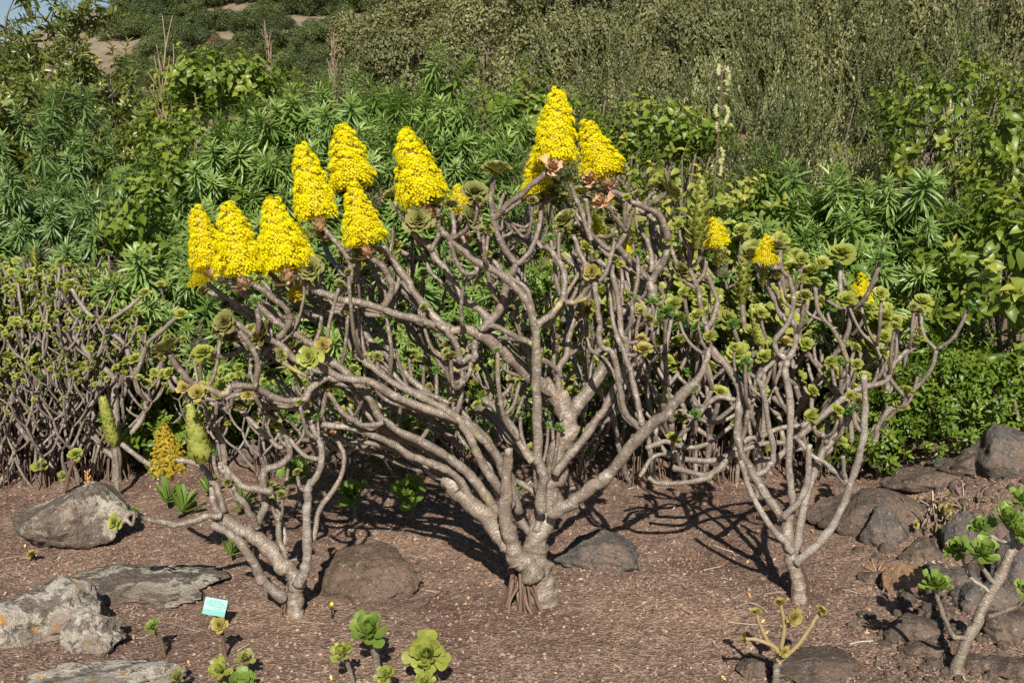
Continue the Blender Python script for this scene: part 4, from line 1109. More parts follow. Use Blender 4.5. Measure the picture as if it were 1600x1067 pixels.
branch(qp, [(1602, 838), (1600, 806), (1596, 785)], 4.5, 4, Yq, .02, .1, 'bark_pale')
branch(qp, [(1586, 855), (1580, 830), (1572, 815)], 5, 4, Yq, .01, .06, 'bark_pale')
for i, (x, y, rr, ax, d) in enumerate([(1462, 918, 31, (0, -.35, 1), -.06), (1532, 868, 36, (.1, -.55, .9), -.04), (1498, 862, 26, (-.5, -.3, .8), .05), (1570, 815, 34, (.1, -.6, .8), .05),
                                     (1535, 828, 28, (-.3, -.4, .9), .08), (1596, 785, 30, (0, -.5, .9), .1), (1606, 926, 26, (-.2, -.5, .8), -.05), (1590, 835, 26, (.2, -.6, .8), 0)]):
    big_rosette(qp, P(x, y, Yq + d), ax, rr * mpp(Yq), 'fresh', 30, 300 + i, -8, 60)

# ================================================================== seedlings in the gravel
SEEDL = [  # head px,py, radius px, foot px,py, kind, axis, label
    (240, 980, 15, 262, 1024, 'fresh', (-.3, -.5, .8), 'small green rosette leaning on a bare stem below the plant label'),
    (343, 976, 14, 353, 1026, 'dry', (-.1, -.85, .5), 'small olive yellow rosette on a short stem right under the plant label'),
    (347, 1048, 22, 352, 1078, 'lime', (-.1, -.7, .7), 'yellow green rosette seedling in front of the olive reddish one'),
    (383, 1032, 18, 388, 1058, 'olive', (.2, -.5, .8), 'olive green cupped rosette seedling with reddish edges'),
    (279, 1060, 17, 282, 1084, 'olive', (-.1, -.7, .7), 'olive rosette seedling at the edge of the low pale stone'),
    (378, 1078, 32, 380, 1100, 'fresh', (0, -.5, .9), 'broad pale green rosette nestled below the yellow green and cupped seedlings'),
    (537, 1020, 21, 556, 1070, 'lime', (-.2, -.6, .8), 'ball shaped pale green rosette on a thin stem beside the larger dark one'),
    (580, 988, 35, 591, 1054, 'fresh', (-.1, -.6, .8), 'large dark centred green rosette on a stout stem'),
    (668, 1024, 37, 672, 1072, 'lime', (0, -.8, .6), 'largest pale green rosette with a wide open cup of spoon leaves'),
    (606, 1056, 20, 610, 1085, 'lime', (-.2, -.6, .8), 'small pale green rosette between the stout stemmed and the widest seedling'),
    (664, 1066, 20, 668, 1090, 'lime', (0, -.7, .7), 'small pale green rosette tucked below the widest seedling'),
    (113, 931, 12, 118, 940, 'lime', (-.2, -.6, .7), 'tiny green rosette growing on the orange spotted outcrop'),
    (50, 866, 9, 54, 874, 'dry', (-.2, -.4, .9), 'tiny yellowish rosette at the foot of the pointed lichened rock'),
    (63, 728, 13, 72, 760, 'lime', (0, -.6, .8), 'lime rosette on a short stem in front of the low hedge'),
    (118, 710, 12, 95, 770, 'lime', (0, -.5, .8), 'lime rosette on a slanting stem beside the hedge foot rock'),
]
for i, (hx, hy, rr, fx, fy, kd, ax, lab) in enumerate(SEEDL):
    g = G(fx, fy); Y = g[1]
    t = thing('rosette_seedling', lab, 'succulent', g)
    gb = g.copy(); gb[2] -= .04
    if i in (11,): gb[2] -= .02
    branch(t, [(fx, fy), ((fx * .45 + hx * .55) + 1, (fy + hy) / 2), (hx, hy)], max(3.2, rr * .2), max(3.0, rr * .17), Y, 0, -.03, 'twig' if rr < 16 else 'bark', 'stem', base=gb)
    w = P(hx, hy, Y - .03)
    if rr >= 17:
        big_rosette(t, w, ax, rr * mpp(Y) * 1.12, kd if kd != 'dry' else 'olive', 40 if rr > 30 else 30, 500 + i, -6 if kd != 'olive' else 6, 62)
    else:
        part('rosette', ROS[kd][0], t, w, ax, rnd.uniform(0, 6), rr * 1.15 * mpp(Y))
# second head on the stout seedling
# shaded rosettes beneath the branches
for i, (x, y, rr, fx, fy, lab, ax) in enumerate([
    (466, 742, 30, 470, 800, 'broad bright green rosette framed by the upright grey stems of the gnarled low plant', (-.1, -.7, .7)),
    (552, 773, 27, 556, 812, 'green rosette in shade above the brown boulder', (-.1, -.8, .6)),
    (640, 768, 31, 645, 815, 'flat glossy green rosette tilted to the light beside the central trunk', (.1, -1, .35)),
    (1220, 650, 0, 0, 0, '', None)]):
    if not rr: continue
    g = G(fx, fy); t = thing('rosette_seedling', lab, 'succulent', g)
    gb = g.copy(); gb[2] -= .03
    branch(t, [(fx, fy), (fx - 1, (fy + y) / 2), (x, y)], 4.5, 4, g[1], 0, -.02, 'bark', 'stem', base=gb)
    big_rosette(t, P(x, y, g[1] - .02), ax, rr * mpp(g[1]) * 1.1, 'fresh', 30, 700 + i, -6, 58)

# strap leaved green tufts by the left plant
STRAP = [(0, .06), (.3, .10), (.6, .13), (.85, .10), (1, .02)]
V, F = leaf_strip(1.0, STRAP, .25, .5)
STRAPM = [build_mesh('strap_leaf', leaf_strip(1.0, STRAP, c, .5)[0], F, M['fresh_ros'], np.full(len(V), t_)) for c, t_ in ((.25, .3), (.6, .15), (-.3, .5))]
for i, (x, y, rr, lab) in enumerate([(262, 785, 34, 'tuft of glossy green strap leaves under the withered yellow flower cone'), (287, 800, 40, 'larger tuft of glossy strap leaves at the end of the low branch'),
                                     (378, 795, 34, 'tuft of bright strap leaves inside the gnarled low plant fork'), (325, 768, 26, 'upright small tuft of strap leaves above the gnarled knob'), (362, 868, 26, 'tuft of dark strap leaves beneath the gnarled low plant trunk')]):
    g = G(x, y + 6); t = thing('strap_leaf_tuft', lab, 'succulent', g)
    for k in range(11):
        o = link('leaf', STRAPM[k % 3], t)
        az = k * GOLD + rnd.uniform(-.2, .2); el = R(12 + 6.5 * k)
        o.location = (0, 0, .015 + .002 * k)
        o.rotation_euler = (rnd.uniform(-.2, .2), -el, az)
        s = rr * mpp(g[1]) * rnd.uniform(.85, 1.2); o.scale = (s, s * 1.15, s)

# ================================================================== plant label and marker stake
def box(cx, cy, cz, sx, sy, sz):
    v = np.array([[x, y, z] for x in (-1, 1) for y in (-1, 1) for z in (-1, 1)], float) * [sx / 2, sy / 2, sz / 2] + [cx, cy, cz]
    f = np.array([[0, 1, 3, 2], [4, 6, 7, 5], [0, 4, 5, 1], [2, 3, 7, 6], [0, 2, 6, 4], [1, 5, 7, 3]])
    return v, f
def plain(name, col, rough=.4, spec=.4):
    m, nt, b_ = new_mat(name)
    tc = nt.nodes.new('ShaderNodeTexCoord'); n = noise(nt, 40, 3, .6, tc.outputs['Object'])
    c = mix(nt, n, tuple(x * .9 for x in col), tuple(min(1, x * 1.08) for x in col)); nt.links.new(c, b_.inputs['Base Color'])
    b_.inputs['Roughness'].default_value = rough; b_.inputs['Specular IOR Level'].default_value = spec
    return m
M['teal'] = plain('teal_plate', (.06, .29, .25)); M['pale_teal'] = plain('pale_print', (.20, .44, .39)); M['ink'] = plain('dark_teal_print', (.05, .22, .20)); M['black'] = plain('black_plastic', (.02, .02, .02)); M['yellow'] = plain('yellow_plastic', (.75, .58, .02))
g = G(342, 985)
sg = thing('plant_label', 'small teal plant label plate tilted on a thin stake', 'plant label', g)
pw = 36 * mpp(g[1]); ph = 27 * mpp(g[1])
mbs = MB(); V, F, al = tube(np.array([[0, .006, -.03], [0, .006, .04], [0, .006, .095]]), [.0025] * 3, 6); mbs.add(V, F)
link('stake', mbs.mesh('stake', M['black']), sg)
pm = MB(); v, f = box(0, 0, 0, pw, .003, ph); pm.add(v, f)
plate = link('plate', pm.mesh('plate', M['teal'], False), sg, (-.008, -.004, .062 + ph * .4))
plate.rotation_euler = (R(-24), R(14), R(8))
lm = MB()
v, f = box(0, -.0022, ph * .14, pw * .97, .001, ph * .66); lm.add(v, f)
pr = link('pale_panel', lm.mesh('pale_panel', M['pale_teal'], False), plate)
for k, (zz, x0, x1) in enumerate([(.36, -.30, .25), (.25, -.42, .38), (.14, -.42, .40), (.03, -.30, .42), (-.09, .0, .3)]):
    tm = MB(); x = x0
    r_ = random.Random(k)
    while x < x1:                     # unreadable small print: dashes the length of words
        w_ = r_.uniform(.06, .16)
        v, f = box((x + w_ / 2) * pw, -.0032, zz * ph, w_ * pw, .0008, ph * .07); tm.add(v, f); x += w_ + .03
    link('printed_line', tm.mesh('printed_line', M['ink'], False), plate)
g = G(519, 967)
st = thing('marker_stake', 'tiny black marker stake with a yellow flower shaped cap', 'marker stake', g)
mbs = MB(); V, F, al = tube(np.array([[0, 0, -.02], [0, 0, .03], [0, 0, .052]]), [.0028] * 3, 7); mbs.add(V, F); link('stake', mbs.mesh('stake', M['black']), st)
mbs = MB(); FV, FF = floret(3); mbs.add(FV * .011 + [0, 0, .054], FF); v, f, al = tube(np.array([[0, 0, .048], [0, 0, .056], [0, 0, .060]]), [.005, .007, .003], 8); mbs.add(v, f); link('cap', mbs.mesh('cap', M['yellow']), st)

# dead flower stalk beside the lichened rock
g = G(166, 822); t = thing('withered_flower_plant', 'dead brown stalk topped with orange withered florets beside the lichened rock', 'dead stalk', g)
gb = g.copy(); gb[2] -= .02
branch(t, [(166, 822), (155, 795), (143, 775), (137, 762)], 4, 3, g[1], 0, 0, 'root', 'stem', base=gb)
mbs = MB(); r = np.random.default_rng(3)
for k in range(14):
    p0 = P(137, 766 - k * 2.2, g[1]) - np.array(g); a = k * GOLD; d = np.array([math.cos(a) * .012, math.sin(a) * .012, .008])
    V, F, al = tube(np.array([p0, p0 + d * .6, p0 + d + [0, 0, .006]]), [.0022, .002, .003], 5); mbs.add(V, F, r.random())
V, F, al = tube(np.array([P(137, y_, g[1]) - np.array(g) for y_ in (768, 752, 736)]), [.003, .003, .002], 5); mbs.add(V, F, .5)
link('florets', mbs.mesh('florets', M['orange']), t)
# dry grass tuft at the bank
g = G(1370, 895); t = thing('dry_grass_tuft', 'dry orange brown spiky grass tuft beside the stony bank', 'grass tuft', g)
mbs = MB(); V, F = leaf_strip(1.0, [(0, .02), (.5, .02), (1, .003)], .3, .4)
r = np.random.default_rng(13); n = 46
ax = r.normal(0, 1, (n, 3)); ax[:, 2] = np.abs(ax[:, 2]) * .6 + .1
m_ = rot_to(np.cross(ax, r.normal(0, 1, (n, 3))), r.uniform(0, 6, n))
X = ax / np.linalg.norm(ax, axis=1, keepdims=True); Zv = np.cross(X, r.normal(0, 1, (n, 3))); Zv /= np.linalg.norm(Zv, axis=1, keepdims=True); Yv = np.cross(Zv, X)
mbs.scatter(V, F, np.stack([X, Yv, Zv], 2) * (r.uniform(.04, .075, n))[:, None, None], np.zeros((n, 3)), r.random(n))
link('blades', mbs.mesh('blades', M['straw'] if 'straw' in M else M['orange']), t)

# ================================================================== procedural thicket plants (hedge of the same succulent)
def grow(seed, height, spread, nstem, levels=3, r0=.013):
    """branches [(pts, r0, r1, lvl)] and tips [(pos, dir)] about the origin"""
    r = random.Random(seed); out = []; tips = []
    def seg(p, d, L, rad, lv):
        d = Vector(d).normalized()
        pts = [p]; q = Vector(p); dd = d.copy()
        for k in range(3):
            lift = .18 + .22 * lv / levels
            dd = (dd + Vector((r.uniform(-.28, .28), r.uniform(-.28, .28), lift * (k + .3)))).normalized()
            q = q + dd * (L / 3)
            if q.z < .03: q.z = .03
            pts.append(tuple(q))
        r1 = rad * .93
        out.append((pts, rad, r1, lv))
        if lv >= levels or (lv > 1 and q.z > height * .95) or (lv >= 1 and r.random() < .20):
            tips.append((tuple(q), tuple(dd))); return
        n = 2 if r.random() < .55 else 3
        a0 = r.uniform(0, 6.28)
        for i in range(n):
            a = a0 + i * 6.28 / n + r.uniform(-.5, .5)
            side = Vector((math.cos(a), math.sin(a), 0))
            nd_ = dd * r.uniform(.25, .6) + side * r.uniform(.55, 1.0) + Vector((0, 0, r.uniform(.1, .4)))
            seg(tuple(q), nd_, L * r.uniform(.62, 1.0), r1 * r.uniform(.85, 1.0), lv + 1)
    for i in range(nstem):
        a = i * 6.28 / nstem + r.uniform(-.5, .5)
        b_ = (math.cos(a) * spread * .22 * r.random(), math.sin(a) * spread * .22 * r.random(), -.03)
        seg(b_, (math.cos(a) * spread / height * .9, math.sin(a) * spread / height * .9, r.uniform(.7, 1.1)), height * .40, r0 * r.uniform(.9, 1.3), 0)
    return out, tips

def thicket_proto(name, seed, height, spread, nstem, levels, r0, kinds, rsize, mat, root_n=26):
    t = link(name, None); t.empty_display_size = .05
    brs, tips = grow(seed, height, spread, nstem, levels, r0)
    for i, (pts, a, b_, lv) in enumerate(brs):
        sp = spline(pts, 4)
        rad = np.linspace(a, b_, len(sp)); rad[0] *= 1.1
        V, F, al = tube(sp, rad, 7, .1, seed + i)
        link('branch', build_mesh('branch', V, F, M[mat], np.full(len(V), .1 * lv), al), t)
    r = random.Random(seed)
    for p, d in tips:
        s = rsize * r.uniform(.6, 1.25)
        o = part('rosette', r.choice(ROS[r.choice(kinds)]), t, p, (d[0] * .4 + r.uniform(-.4, .4), d[1] * .3 + r.uniform(-1.0, -.1), .85), r.uniform(0, 6), s)
    if root_n:
        rr = np.random.default_rng(seed); mb = MB()
        for i in range(root_n):
            a = rr.uniform(0, 6.28); q = spread * .30 * math.sqrt(rr.random())
            x, y = math.cos(a) * q, math.sin(a) * q; h = rr.uniform(.08, .26)
            sp = spline([(x, y, h), (x + rr.normal(0, .012), y + rr.normal(0, .012), h / 2), (x * 1.1, y * 1.1, -.03)], 3)
            V, F, al = tube(sp, np.full(len(sp), rr.uniform(.0025, .006)), 5); mb.add(V, F, rr.random(), al)
        link('aerial_root', mb.mesh('aerial_root', M['root']), t)
    return t

KIDS = {}
def copy_thing(src, loc, rz, s, label, cat, group=None, name=None):
    c = src.copy(); COL.objects.link(c)
    if name: c.name = name
    c.location = loc; c.rotation_euler = (0, 0, rz); c.scale = (s,) * 3 if isinstance(s, (int, float)) else s
    c['label'] = label; c['category'] = cat
    if group: c['group'] = group
    if src.name not in KIDS: KIDS[src.name] = list(src.children)
    for ch in KIDS[src.name]:
        d = ch.copy(); COL.objects.link(d); d.parent = c
    return c
def drop(src):
    bpy.data.batch_remove([src] + list(src.children_recursive))

hp = [thicket_proto('hedge_aeonium', 900 + i, .92, .48, 7, 4, .0105, ['lime', 'lime', 'lime', 'shade', 'lime'], .029, 'bark_hedge') for i in range(3)]
k = 0
for px, py, ht in [(-40, 742, .80), (30, 738, .78), (100, 730, .80), (165, 735, .74), (220, 728, .70), (0, 715, .90), (70, 712, .92), (140, 710, .92), (205, 712, .84), (-30, 700, .95), (50, 698, .97), (120, 698, .97), (185, 700, .92), (-10, 762, .62), (60, 756, .6), (130, 752, .62)]:
    g = G(px, py)
    copy_thing(hp[k % 3], (g[0], g[1], g[2]), [0, .5, -.5][(k // 3) % 3], ht, 'twiggy succulent of the low hedge, bare grey stems topped by lime rosettes', 'succulent shrub', 'low hedge of lime rosetted succulents', 'hedge_aeonium')
    k += 1
for h in hp: drop(h)

gb = G(181, 752); Yh = float(gb[1])
hf = thing('hedge_aeonium', 'sprawling grey forked succulent fronting the low hedge behind the lime column', 'succulent shrub', gb, 'low hedge of lime rosetted succulents')
for n_, (pts, a_, b__, d0, d1) in enumerate([([(181, 752), (182, 700), (181, 654), (181, 591)], 8, 6.5, 0, .0), ([(181, 593), (157, 570), (121, 533), (80, 500)], 5.5, 4.2, 0, -.1), ([(181, 591), (210, 586), (231, 538), (283, 491)], 5, 3.8, 0, -.12),
    ([(182, 640), (199, 600), (199, 544), (157, 507), (126, 475), (110, 444)], 5, 3.8, .02, .1), ([(168, 504), (199, 481), (214, 470), (226, 458)], 4, 3.4, .08, .1), ([(180, 715), (157, 696), (131, 654), (84, 596), (52, 570)], 6, 4.2, 0, -.1),
    ([(181, 700), (205, 675), (226, 643), (231, 607), (250, 570), (262, 545)], 5, 4, .0, .1), ([(79, 748), (79, 654), (58, 612), (63, 559), (58, 512)], 6, 4, -.05, .05), ([(79, 700), (47, 690), (26, 660), (-4, 628)], 5, 4, -.05, -.1),
    ([(100, 742), (126, 696), (147, 654), (140, 610), (150, 560)], 5, 4, -.02, .05), ([(84, 640), (110, 610), (120, 575), (104, 550)], 4.5, 3.6, -.03, 0), ([(131, 656), (140, 690), (120, 720), (100, 742)], 5, 4.4, 0, -.02), ([(79, 748), (60, 700), (40, 660), (22, 600), (30, 560)], 5, 4, -.05, -.02)]):
    g_ = None
    if n_ in (0, 7, 9, 12): g_ = G(*pts[0]); g_[2] -= .03
    o, e, ax_ = branch(hf, pts, a_, b__, Yh, d0, d1, 'bark_hedge', 'trunk' if n_ == 0 else 'branch', base=g_)
    if n_: part('rosette', ROS['lime'][n_ % 3], hf, e, (.1, -.5, .85), n_, .036)
side_shoots(hf, 36, 21, Yh, ['lime'], .4, .08, .2, 8, 12, .35, .009)
roots(hf, G(181, 745), 40, .06, .16, 33, 'root', .0035)
tp = [thicket_proto('thicket_aeonium', 950 + i, .95, .55, 4, 3, .0135, ['lime', 'shade', 'lime', 'lime'], .062, 'bark_hedge', 20) for i in range(3)]
k = 0
THK = [(330, 735, .5), (420, 745, .5), (540, 752, .52), (640, 745, .55), (740, 742, .55), (900, 742, .6), (1000, 748, .82), (1085, 748, .86), (1165, 745, .88), (1240, 742, .88), (1305, 738, .85), (1050, 718, 1.02), (1130, 716, 1.06), (1215, 716, 1.06), (1290, 716, 1.0)]
for px, py, s in THK:
    g = G(px, py)
    copy_thing(tp[k % 3], g, [0, .6, -.6, .3][(k // 3) % 4], s, 'tangled succulent of the thicket behind the big flowering shrub, yellow green rosettes', 'succulent shrub', 'thicket of succulents behind the flowering shrub', 'thicket_aeonium')
    k += 1
for h in tp: drop(h)

# leafy spikes and dark seed heads standing out of the hedge
def spike_thing(px, py, H, foot, kind, lab, Y, lean=(0, 0, 1)):
    g = np.array([P(px, py, Y)[0], Y, 0.]); g[2] = ghf(g[0], Y)
    t = thing('spiked_aeonium', lab, 'succulent', g)
    b_ = g.copy(); b_[2] -= .03
    branch(t, [(px - 4, foot), (px + 5, (py + foot) / 2), (px, py)], 4, 4, Y, 0, 0, 'bark_hedge', 'stem', base=b_)
    part('leafy_spike', SPIKE[kind], t, P(px, py, Y), lean, 0, H * mpp(Y))
spike_thing(178, 694, 76, 772, 'lime', 'curved lime green leafy column rising in front of the low hedge', float(G(176, 775)[1]), (-.14, -.1, 1))
spike_thing(56, 428, 40, 560, 'thin', 'thin pale leafy spire above the low hedge', 5.9)
spike_thing(1190, 540, 60, 720, 'lime', 'stout lime leafy column leaning among the thicket rosettes', 4.9, (-.3, -.1, 1))
spike_thing(1382, 560, 70, 720, 'lime', 'tall lime leafy column at the thicket end beside the broad leaved mass', 5.0, (.05, -.1, 1))
spike_thing(1160, 470, 78, 700, 'thin', 'thin pale leafy spire behind the slender pale stemmed plant', 5.1)
g = G(1345, 735); t = thing('spiked_aeonium', 'thin leafy spire topped by a lone yellow flower head above the thicket', 'succulent', g)
branch(t, [(1340, 735), (1346, 640), (1343, 520)], 3.5, 3, g[1], 0, 0, 'bark_hedge', 'stem', base=g - [0, 0, .03])
part('leafy_spike', SPIKE['thin'], t, P(1343, 522, g[1]), (.02, 0, 1), 0, 55 * mpp(g[1]))
flower(t, P(1346, 476, g[1]), P(1345, 426, g[1]), 19 * mpp(g[1]), 0, 'small', False)
# brown dead flower heads
def dead_head(px, py, H, Y, lab, foot):
    g = np.array([P(px, py, Y)[0], Y, 0.]); g[2] = ghf(g[0], Y)
    t = thing('withered_flower_plant', lab, 'dead stalk', g)
    branch(t, [(px, foot), (px + 3, (py + foot) / 2), (px, py)], 3, 2.4, Y, 0, 0, 'twig', 'stem', base=g - [0, 0, .03])
    part('flower_head', FLOW_DEAD, t, P(px, py, Y), (0, 0, 1), 0, H * mpp(Y))
FLOW_DEAD = flower_mesh('dead_flower_cone', 77, 'dryflower', n=70, Rr=.30, tr=.07, nf=8, gap=.25, taper=.4)
dead_head(180, 438, 38, 5.7, 'brown dead flower head above the low hedge', 600)
dead_head(72, 405, 30, 6.0, 'darker brown dead flower cone beside the thin pale spire', 600)
dead_head(312, 545, 46, 5.2, 'loose dark dead flower head between the hedge and the big shrub', 720)
part('dead_flower_cone', FLOW_DEAD, main, P(584, 322, Y1 + .2), (-.2, 0, 1), 0, 62 * mpp(Y1))
part('dead_flower_cone', FLOW_DEAD, rp_, P(1126, 432, Y3 + .24), (.1, 0, 1), 0, 42 * mpp(Y3))
dead_head(1482, 480, 60, 5.6, 'tall brown dead flower cone against the broad leaved mass', 700)

# ================================================================== SHRUBS
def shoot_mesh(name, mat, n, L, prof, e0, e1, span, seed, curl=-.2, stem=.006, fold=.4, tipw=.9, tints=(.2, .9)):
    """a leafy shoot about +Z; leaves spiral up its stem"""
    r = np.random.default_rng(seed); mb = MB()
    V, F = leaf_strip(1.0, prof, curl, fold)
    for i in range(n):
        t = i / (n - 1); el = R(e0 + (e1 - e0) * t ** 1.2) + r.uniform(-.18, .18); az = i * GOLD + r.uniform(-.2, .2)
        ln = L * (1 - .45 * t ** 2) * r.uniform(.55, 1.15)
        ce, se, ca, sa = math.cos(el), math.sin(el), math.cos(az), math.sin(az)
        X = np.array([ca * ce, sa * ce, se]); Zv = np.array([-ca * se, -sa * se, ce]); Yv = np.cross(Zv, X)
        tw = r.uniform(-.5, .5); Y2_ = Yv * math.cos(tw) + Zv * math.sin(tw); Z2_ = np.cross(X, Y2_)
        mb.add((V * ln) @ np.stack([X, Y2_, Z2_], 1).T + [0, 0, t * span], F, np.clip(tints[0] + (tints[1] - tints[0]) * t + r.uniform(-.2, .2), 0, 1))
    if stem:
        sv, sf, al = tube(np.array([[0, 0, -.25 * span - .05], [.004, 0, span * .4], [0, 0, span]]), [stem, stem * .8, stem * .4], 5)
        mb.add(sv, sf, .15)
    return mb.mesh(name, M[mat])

SHOOT = {
    'echium': [shoot_mesh('leaf_rosette', 'echium', 62 + 9 * i, .125 + .012 * (i % 3), LANC, -40 + 6 * i, 68 + 2 * i, .17 + .025 * i, i, -.3 - .15 * i) for i in range(5)],
    'echium_d': [shoot_mesh('leaf_rosette', 'echium_d', 62 + 9 * i, .105 + .01 * (i % 3), LANC, -40 + 6 * i, 68 + 2 * i, .15 + .025 * i, 10 + i, -.3 - .12 * i) for i in range(5)],
    'vine': [shoot_mesh('leafy_spray', 'vine', 13, .095, OVAL, -30, 40, .22, 20 + i, -.7, .003) for i in range(3)],
    'vine_y': [shoot_mesh('leafy_spray', 'vine_y', 12, .085, OVAL, -35, 40, .22, 30 + i, -.7, .003) for i in range(3)],
    'weed': [shoot_mesh('leafy_spray', 'weed', 22, .045, OVALS, -20, 60, .16, 40 + i, -.5, .002) for i in range(3)],
    'upright': [shoot_mesh('upright_shoot', 'oliveleaf', 62, .050, SMALL, 30, 66, .55 + .12 * i, 50 + i, 0, .0035, .2) for i in range(4)],
    'tree': [shoot_mesh('leafy_twig', 'treeleaf', 30, .10, SMALL, -20, 60, .30, 60 + i, -.3, .005) for i in range(3)],
}

def shrub(name, label, px, top, hw, Y, kind, n, ssize=1.0, bottom=None, dm=None, group=None, cat='shrub', seed=0, up=.55, jit=.25, stems=7, shell=.55, partname=None, clump=0):
    """leafy shrub seen with its top at photo row 'top' and half width hw; its pieces fill an ellipsoid"""
    r = np.random.default_rng(seed + int(px) * 3 + int(top))
    c0 = P(px, top, Y); bx = float(c0[0]); bz = ghf(bx, Y); s = mpp(Y)
    rx = hw * s; ry = dm if dm else min(rx, .9)
    zt = float(c0[2]) - .06 * ssize
    zb = bz + .05 if bottom is None else float(P(px, bottom, Y)[2])
    t = thing(name, label, cat, (bx, Y, bz), group)
    zc = (zt + zb) / 2 if bottom is not None else zb + (zt - zb) * .42
    rz_up, rz_dn = zt - zc, zc - zb
    N = n * 5
    d = r.normal(0, 1, (N, 3)); d /= np.linalg.norm(d, axis=1, keepdims=True)
    q = (shell + (1 - shell) * r.random(N) ** .6) * (1 + jit * fbm(d[:, 0] * 2 + seed, d[:, 1] * 2, d[:, 2] * 2, 2, seed % 40))
    w = d * np.stack([np.full(N, rx), np.full(N, ry), np.where(d[:, 2] > 0, rz_up, rz_dn)], 1) * q[:, None] + [bx, Y, zc]
    ok = ~((d[:, 1] > .35) & (r.random(N) < .75)) & (w[:, 2] > gh(w[:, 0], w[:, 1]) + .03)     # the far side needs fewer
    pts = w[ok][:n]; d = d[ok][:n]
    if clump:
        c_ = r.integers(0, clump, len(pts)); pts = pts[c_] + r.normal(0, 1, pts.shape) * [.11, .11, .16]; d = d[c_] + r.normal(0, .25, d.shape)
    axs = d * [1, 1, .6] + [0, 0, up] + r.normal(0, .32, d.shape)
    names = {'echium': 'leaf_rosette', 'echium_d': 'leaf_rosette', 'upright': 'upright_shoot', 'tree': 'leafy_twig'}
    nm = partname or names.get(kind, 'leafy_spray')
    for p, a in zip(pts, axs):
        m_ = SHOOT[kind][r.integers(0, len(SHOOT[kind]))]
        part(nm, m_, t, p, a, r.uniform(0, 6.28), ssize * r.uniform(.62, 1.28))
    for i in range(stems):
        q = pts[r.integers(0, len(pts))]
        b_ = np.array([bx + r.uniform(-.1, .1), Y + r.uniform(-.1, .1), bz - .05]); mid = (b_ + q) / 2 + r.normal(0, .06, 3) + [0, 0, -.03]
        sp = spline([b_, mid, q], 5)
        V, F, al = tube(sp, np.linspace(.016, .006, len(sp)) * ssize, 6, .1, i)
        link('stem', build_mesh('stem', V - np.array([bx, Y, bz]), F, M['tree_bark'], np.full(len(V), .5), al), t)
    return t

EG = 'dense narrow leaved evergreen shrubs'
shrub('narrow_leaf_shrub', 'grey green narrow leaved shrub mound behind the low hedge', 120, 212, 170, 7.0, 'echium_d', 300, .95, group=EG, seed=1)
shrub('narrow_leaf_shrub', 'small grey green narrow leaved shrub beside the larger grey green mound', -10, 262, 110, 6.6, 'echium_d', 200, .95, group=EG, seed=2)
shrub('narrow_leaf_shrub', 'rich green narrow leaved shrub right behind the lowest row of yellow cones', 440, 150, 175, 6.6, 'echium', 300, .82, group=EG, seed=3)
shrub('narrow_leaf_shrub', 'tallest rich green narrow leaved shrub with willowy leaf rosettes', 600, 122, 180, 6.8, 'echium', 300, .85, group=EG, seed=4)
shrub('narrow_leaf_shrub', 'narrow leaved shrub flank thinning out beside the tallest yellow cone', 730, 168, 100, 6.7, 'echium', 200, .85, group=EG, seed=5)
shrub('narrow_leaf_shrub', 'green narrow leaved shrub behind the slender pale stemmed plant', 1230, 292, 130, 6.2, 'echium', 240, .85, group=EG, seed=6)
shrub('narrow_leaf_shrub', 'green narrow leaved shrub beside the broad leaved mass', 1390, 300, 130, 6.1, 'echium', 240, .85, group=EG, seed=7)
shrub('narrow_leaf_shrub', 'low pale green narrow leaved shrub between the hedge and the first yellow cone', 262, 395, 100, 5.7, 'echium', 90, .9, group=EG, seed=8)
shrub('narrow_leaf_shrub', 'front flank of narrow leaved green mound between the yellow cone groups', 520, 175, 150, 6.2, 'echium', 260, .80, group=EG, seed=31)
shrub('narrow_leaf_shrub', 'narrow leaved green mound filling in beside the leafy undergrowth', 360, 200, 110, 6.3, 'echium', 220, .80, group=EG, seed=32)
shrub('narrow_leaf_shrub', 'narrow leaved green mound behind the blunt cone beside the tallest shrub', 670, 165, 120, 6.3, 'echium', 240, .80, group=EG, seed=33)
shrub('narrow_leaf_shrub', 'grey green fine leaved mound right above the low hedge', 60, 285, 150, 6.4, 'echium_d', 240, .85, group=EG, seed=34)
BG_ = 'broad leaved climbers and undergrowth'
shrub('broad_leaf_shrub', 'leafy green climber with one orange leaf above the grey green mound', 352, 98, 85, 9.0, 'vine', 120, 1.0, 172, .5, BG_, 'climber', 11)
shrub('broad_leaf_shrub', 'leafy green undergrowth between the grey green mound and the first yellow cone', 285, 248, 100, 6.3, 'vine', 90, .9, 440, .5, BG_, 'climber', 12)
shrub('broad_leaf_shrub', 'leafy climber spray beside the tallest yellow cone', 832, 122, 40, 7.4, 'vine', 40, .95, 245, .3, BG_, 'climber', 13)
shrub('broad_leaf_shrub', 'dark green climber trailing over the upright shrubs', 1020, 168, 110, 7.6, 'vine', 80, .9, 250, .4, BG_, 'climber', 14)
shrub('broad_leaf_shrub', 'yellowing broad leaved tangle behind the big flowering shrub', 1060, 255, 150, 6.1, 'vine_y', 120, .85, 440, .5, BG_, 'climber', 15)
shrub('broad_leaf_shrub', 'bright green climber tumbling over the upright grey shrubs', 1480, 98, 100, 7.4, 'vine', 100, .9, 340, .5, BG_, 'climber', 16)
shrub('broad_leaf_shrub', 'tall leafy green bush at the end of the stony bank', 1570, 300, 120, 5.6, 'vine', 150, 1.05, 640, .6, BG_, 'shrub', 17)
shrub('broad_leaf_shrub', 'bright fresh green weeds and leaves above the stony bank', 1500, 540, 195, 5.15, 'weed', 300, 1.0, 785, .5, BG_, 'shrub', 18, jit=.15, shell=.3)
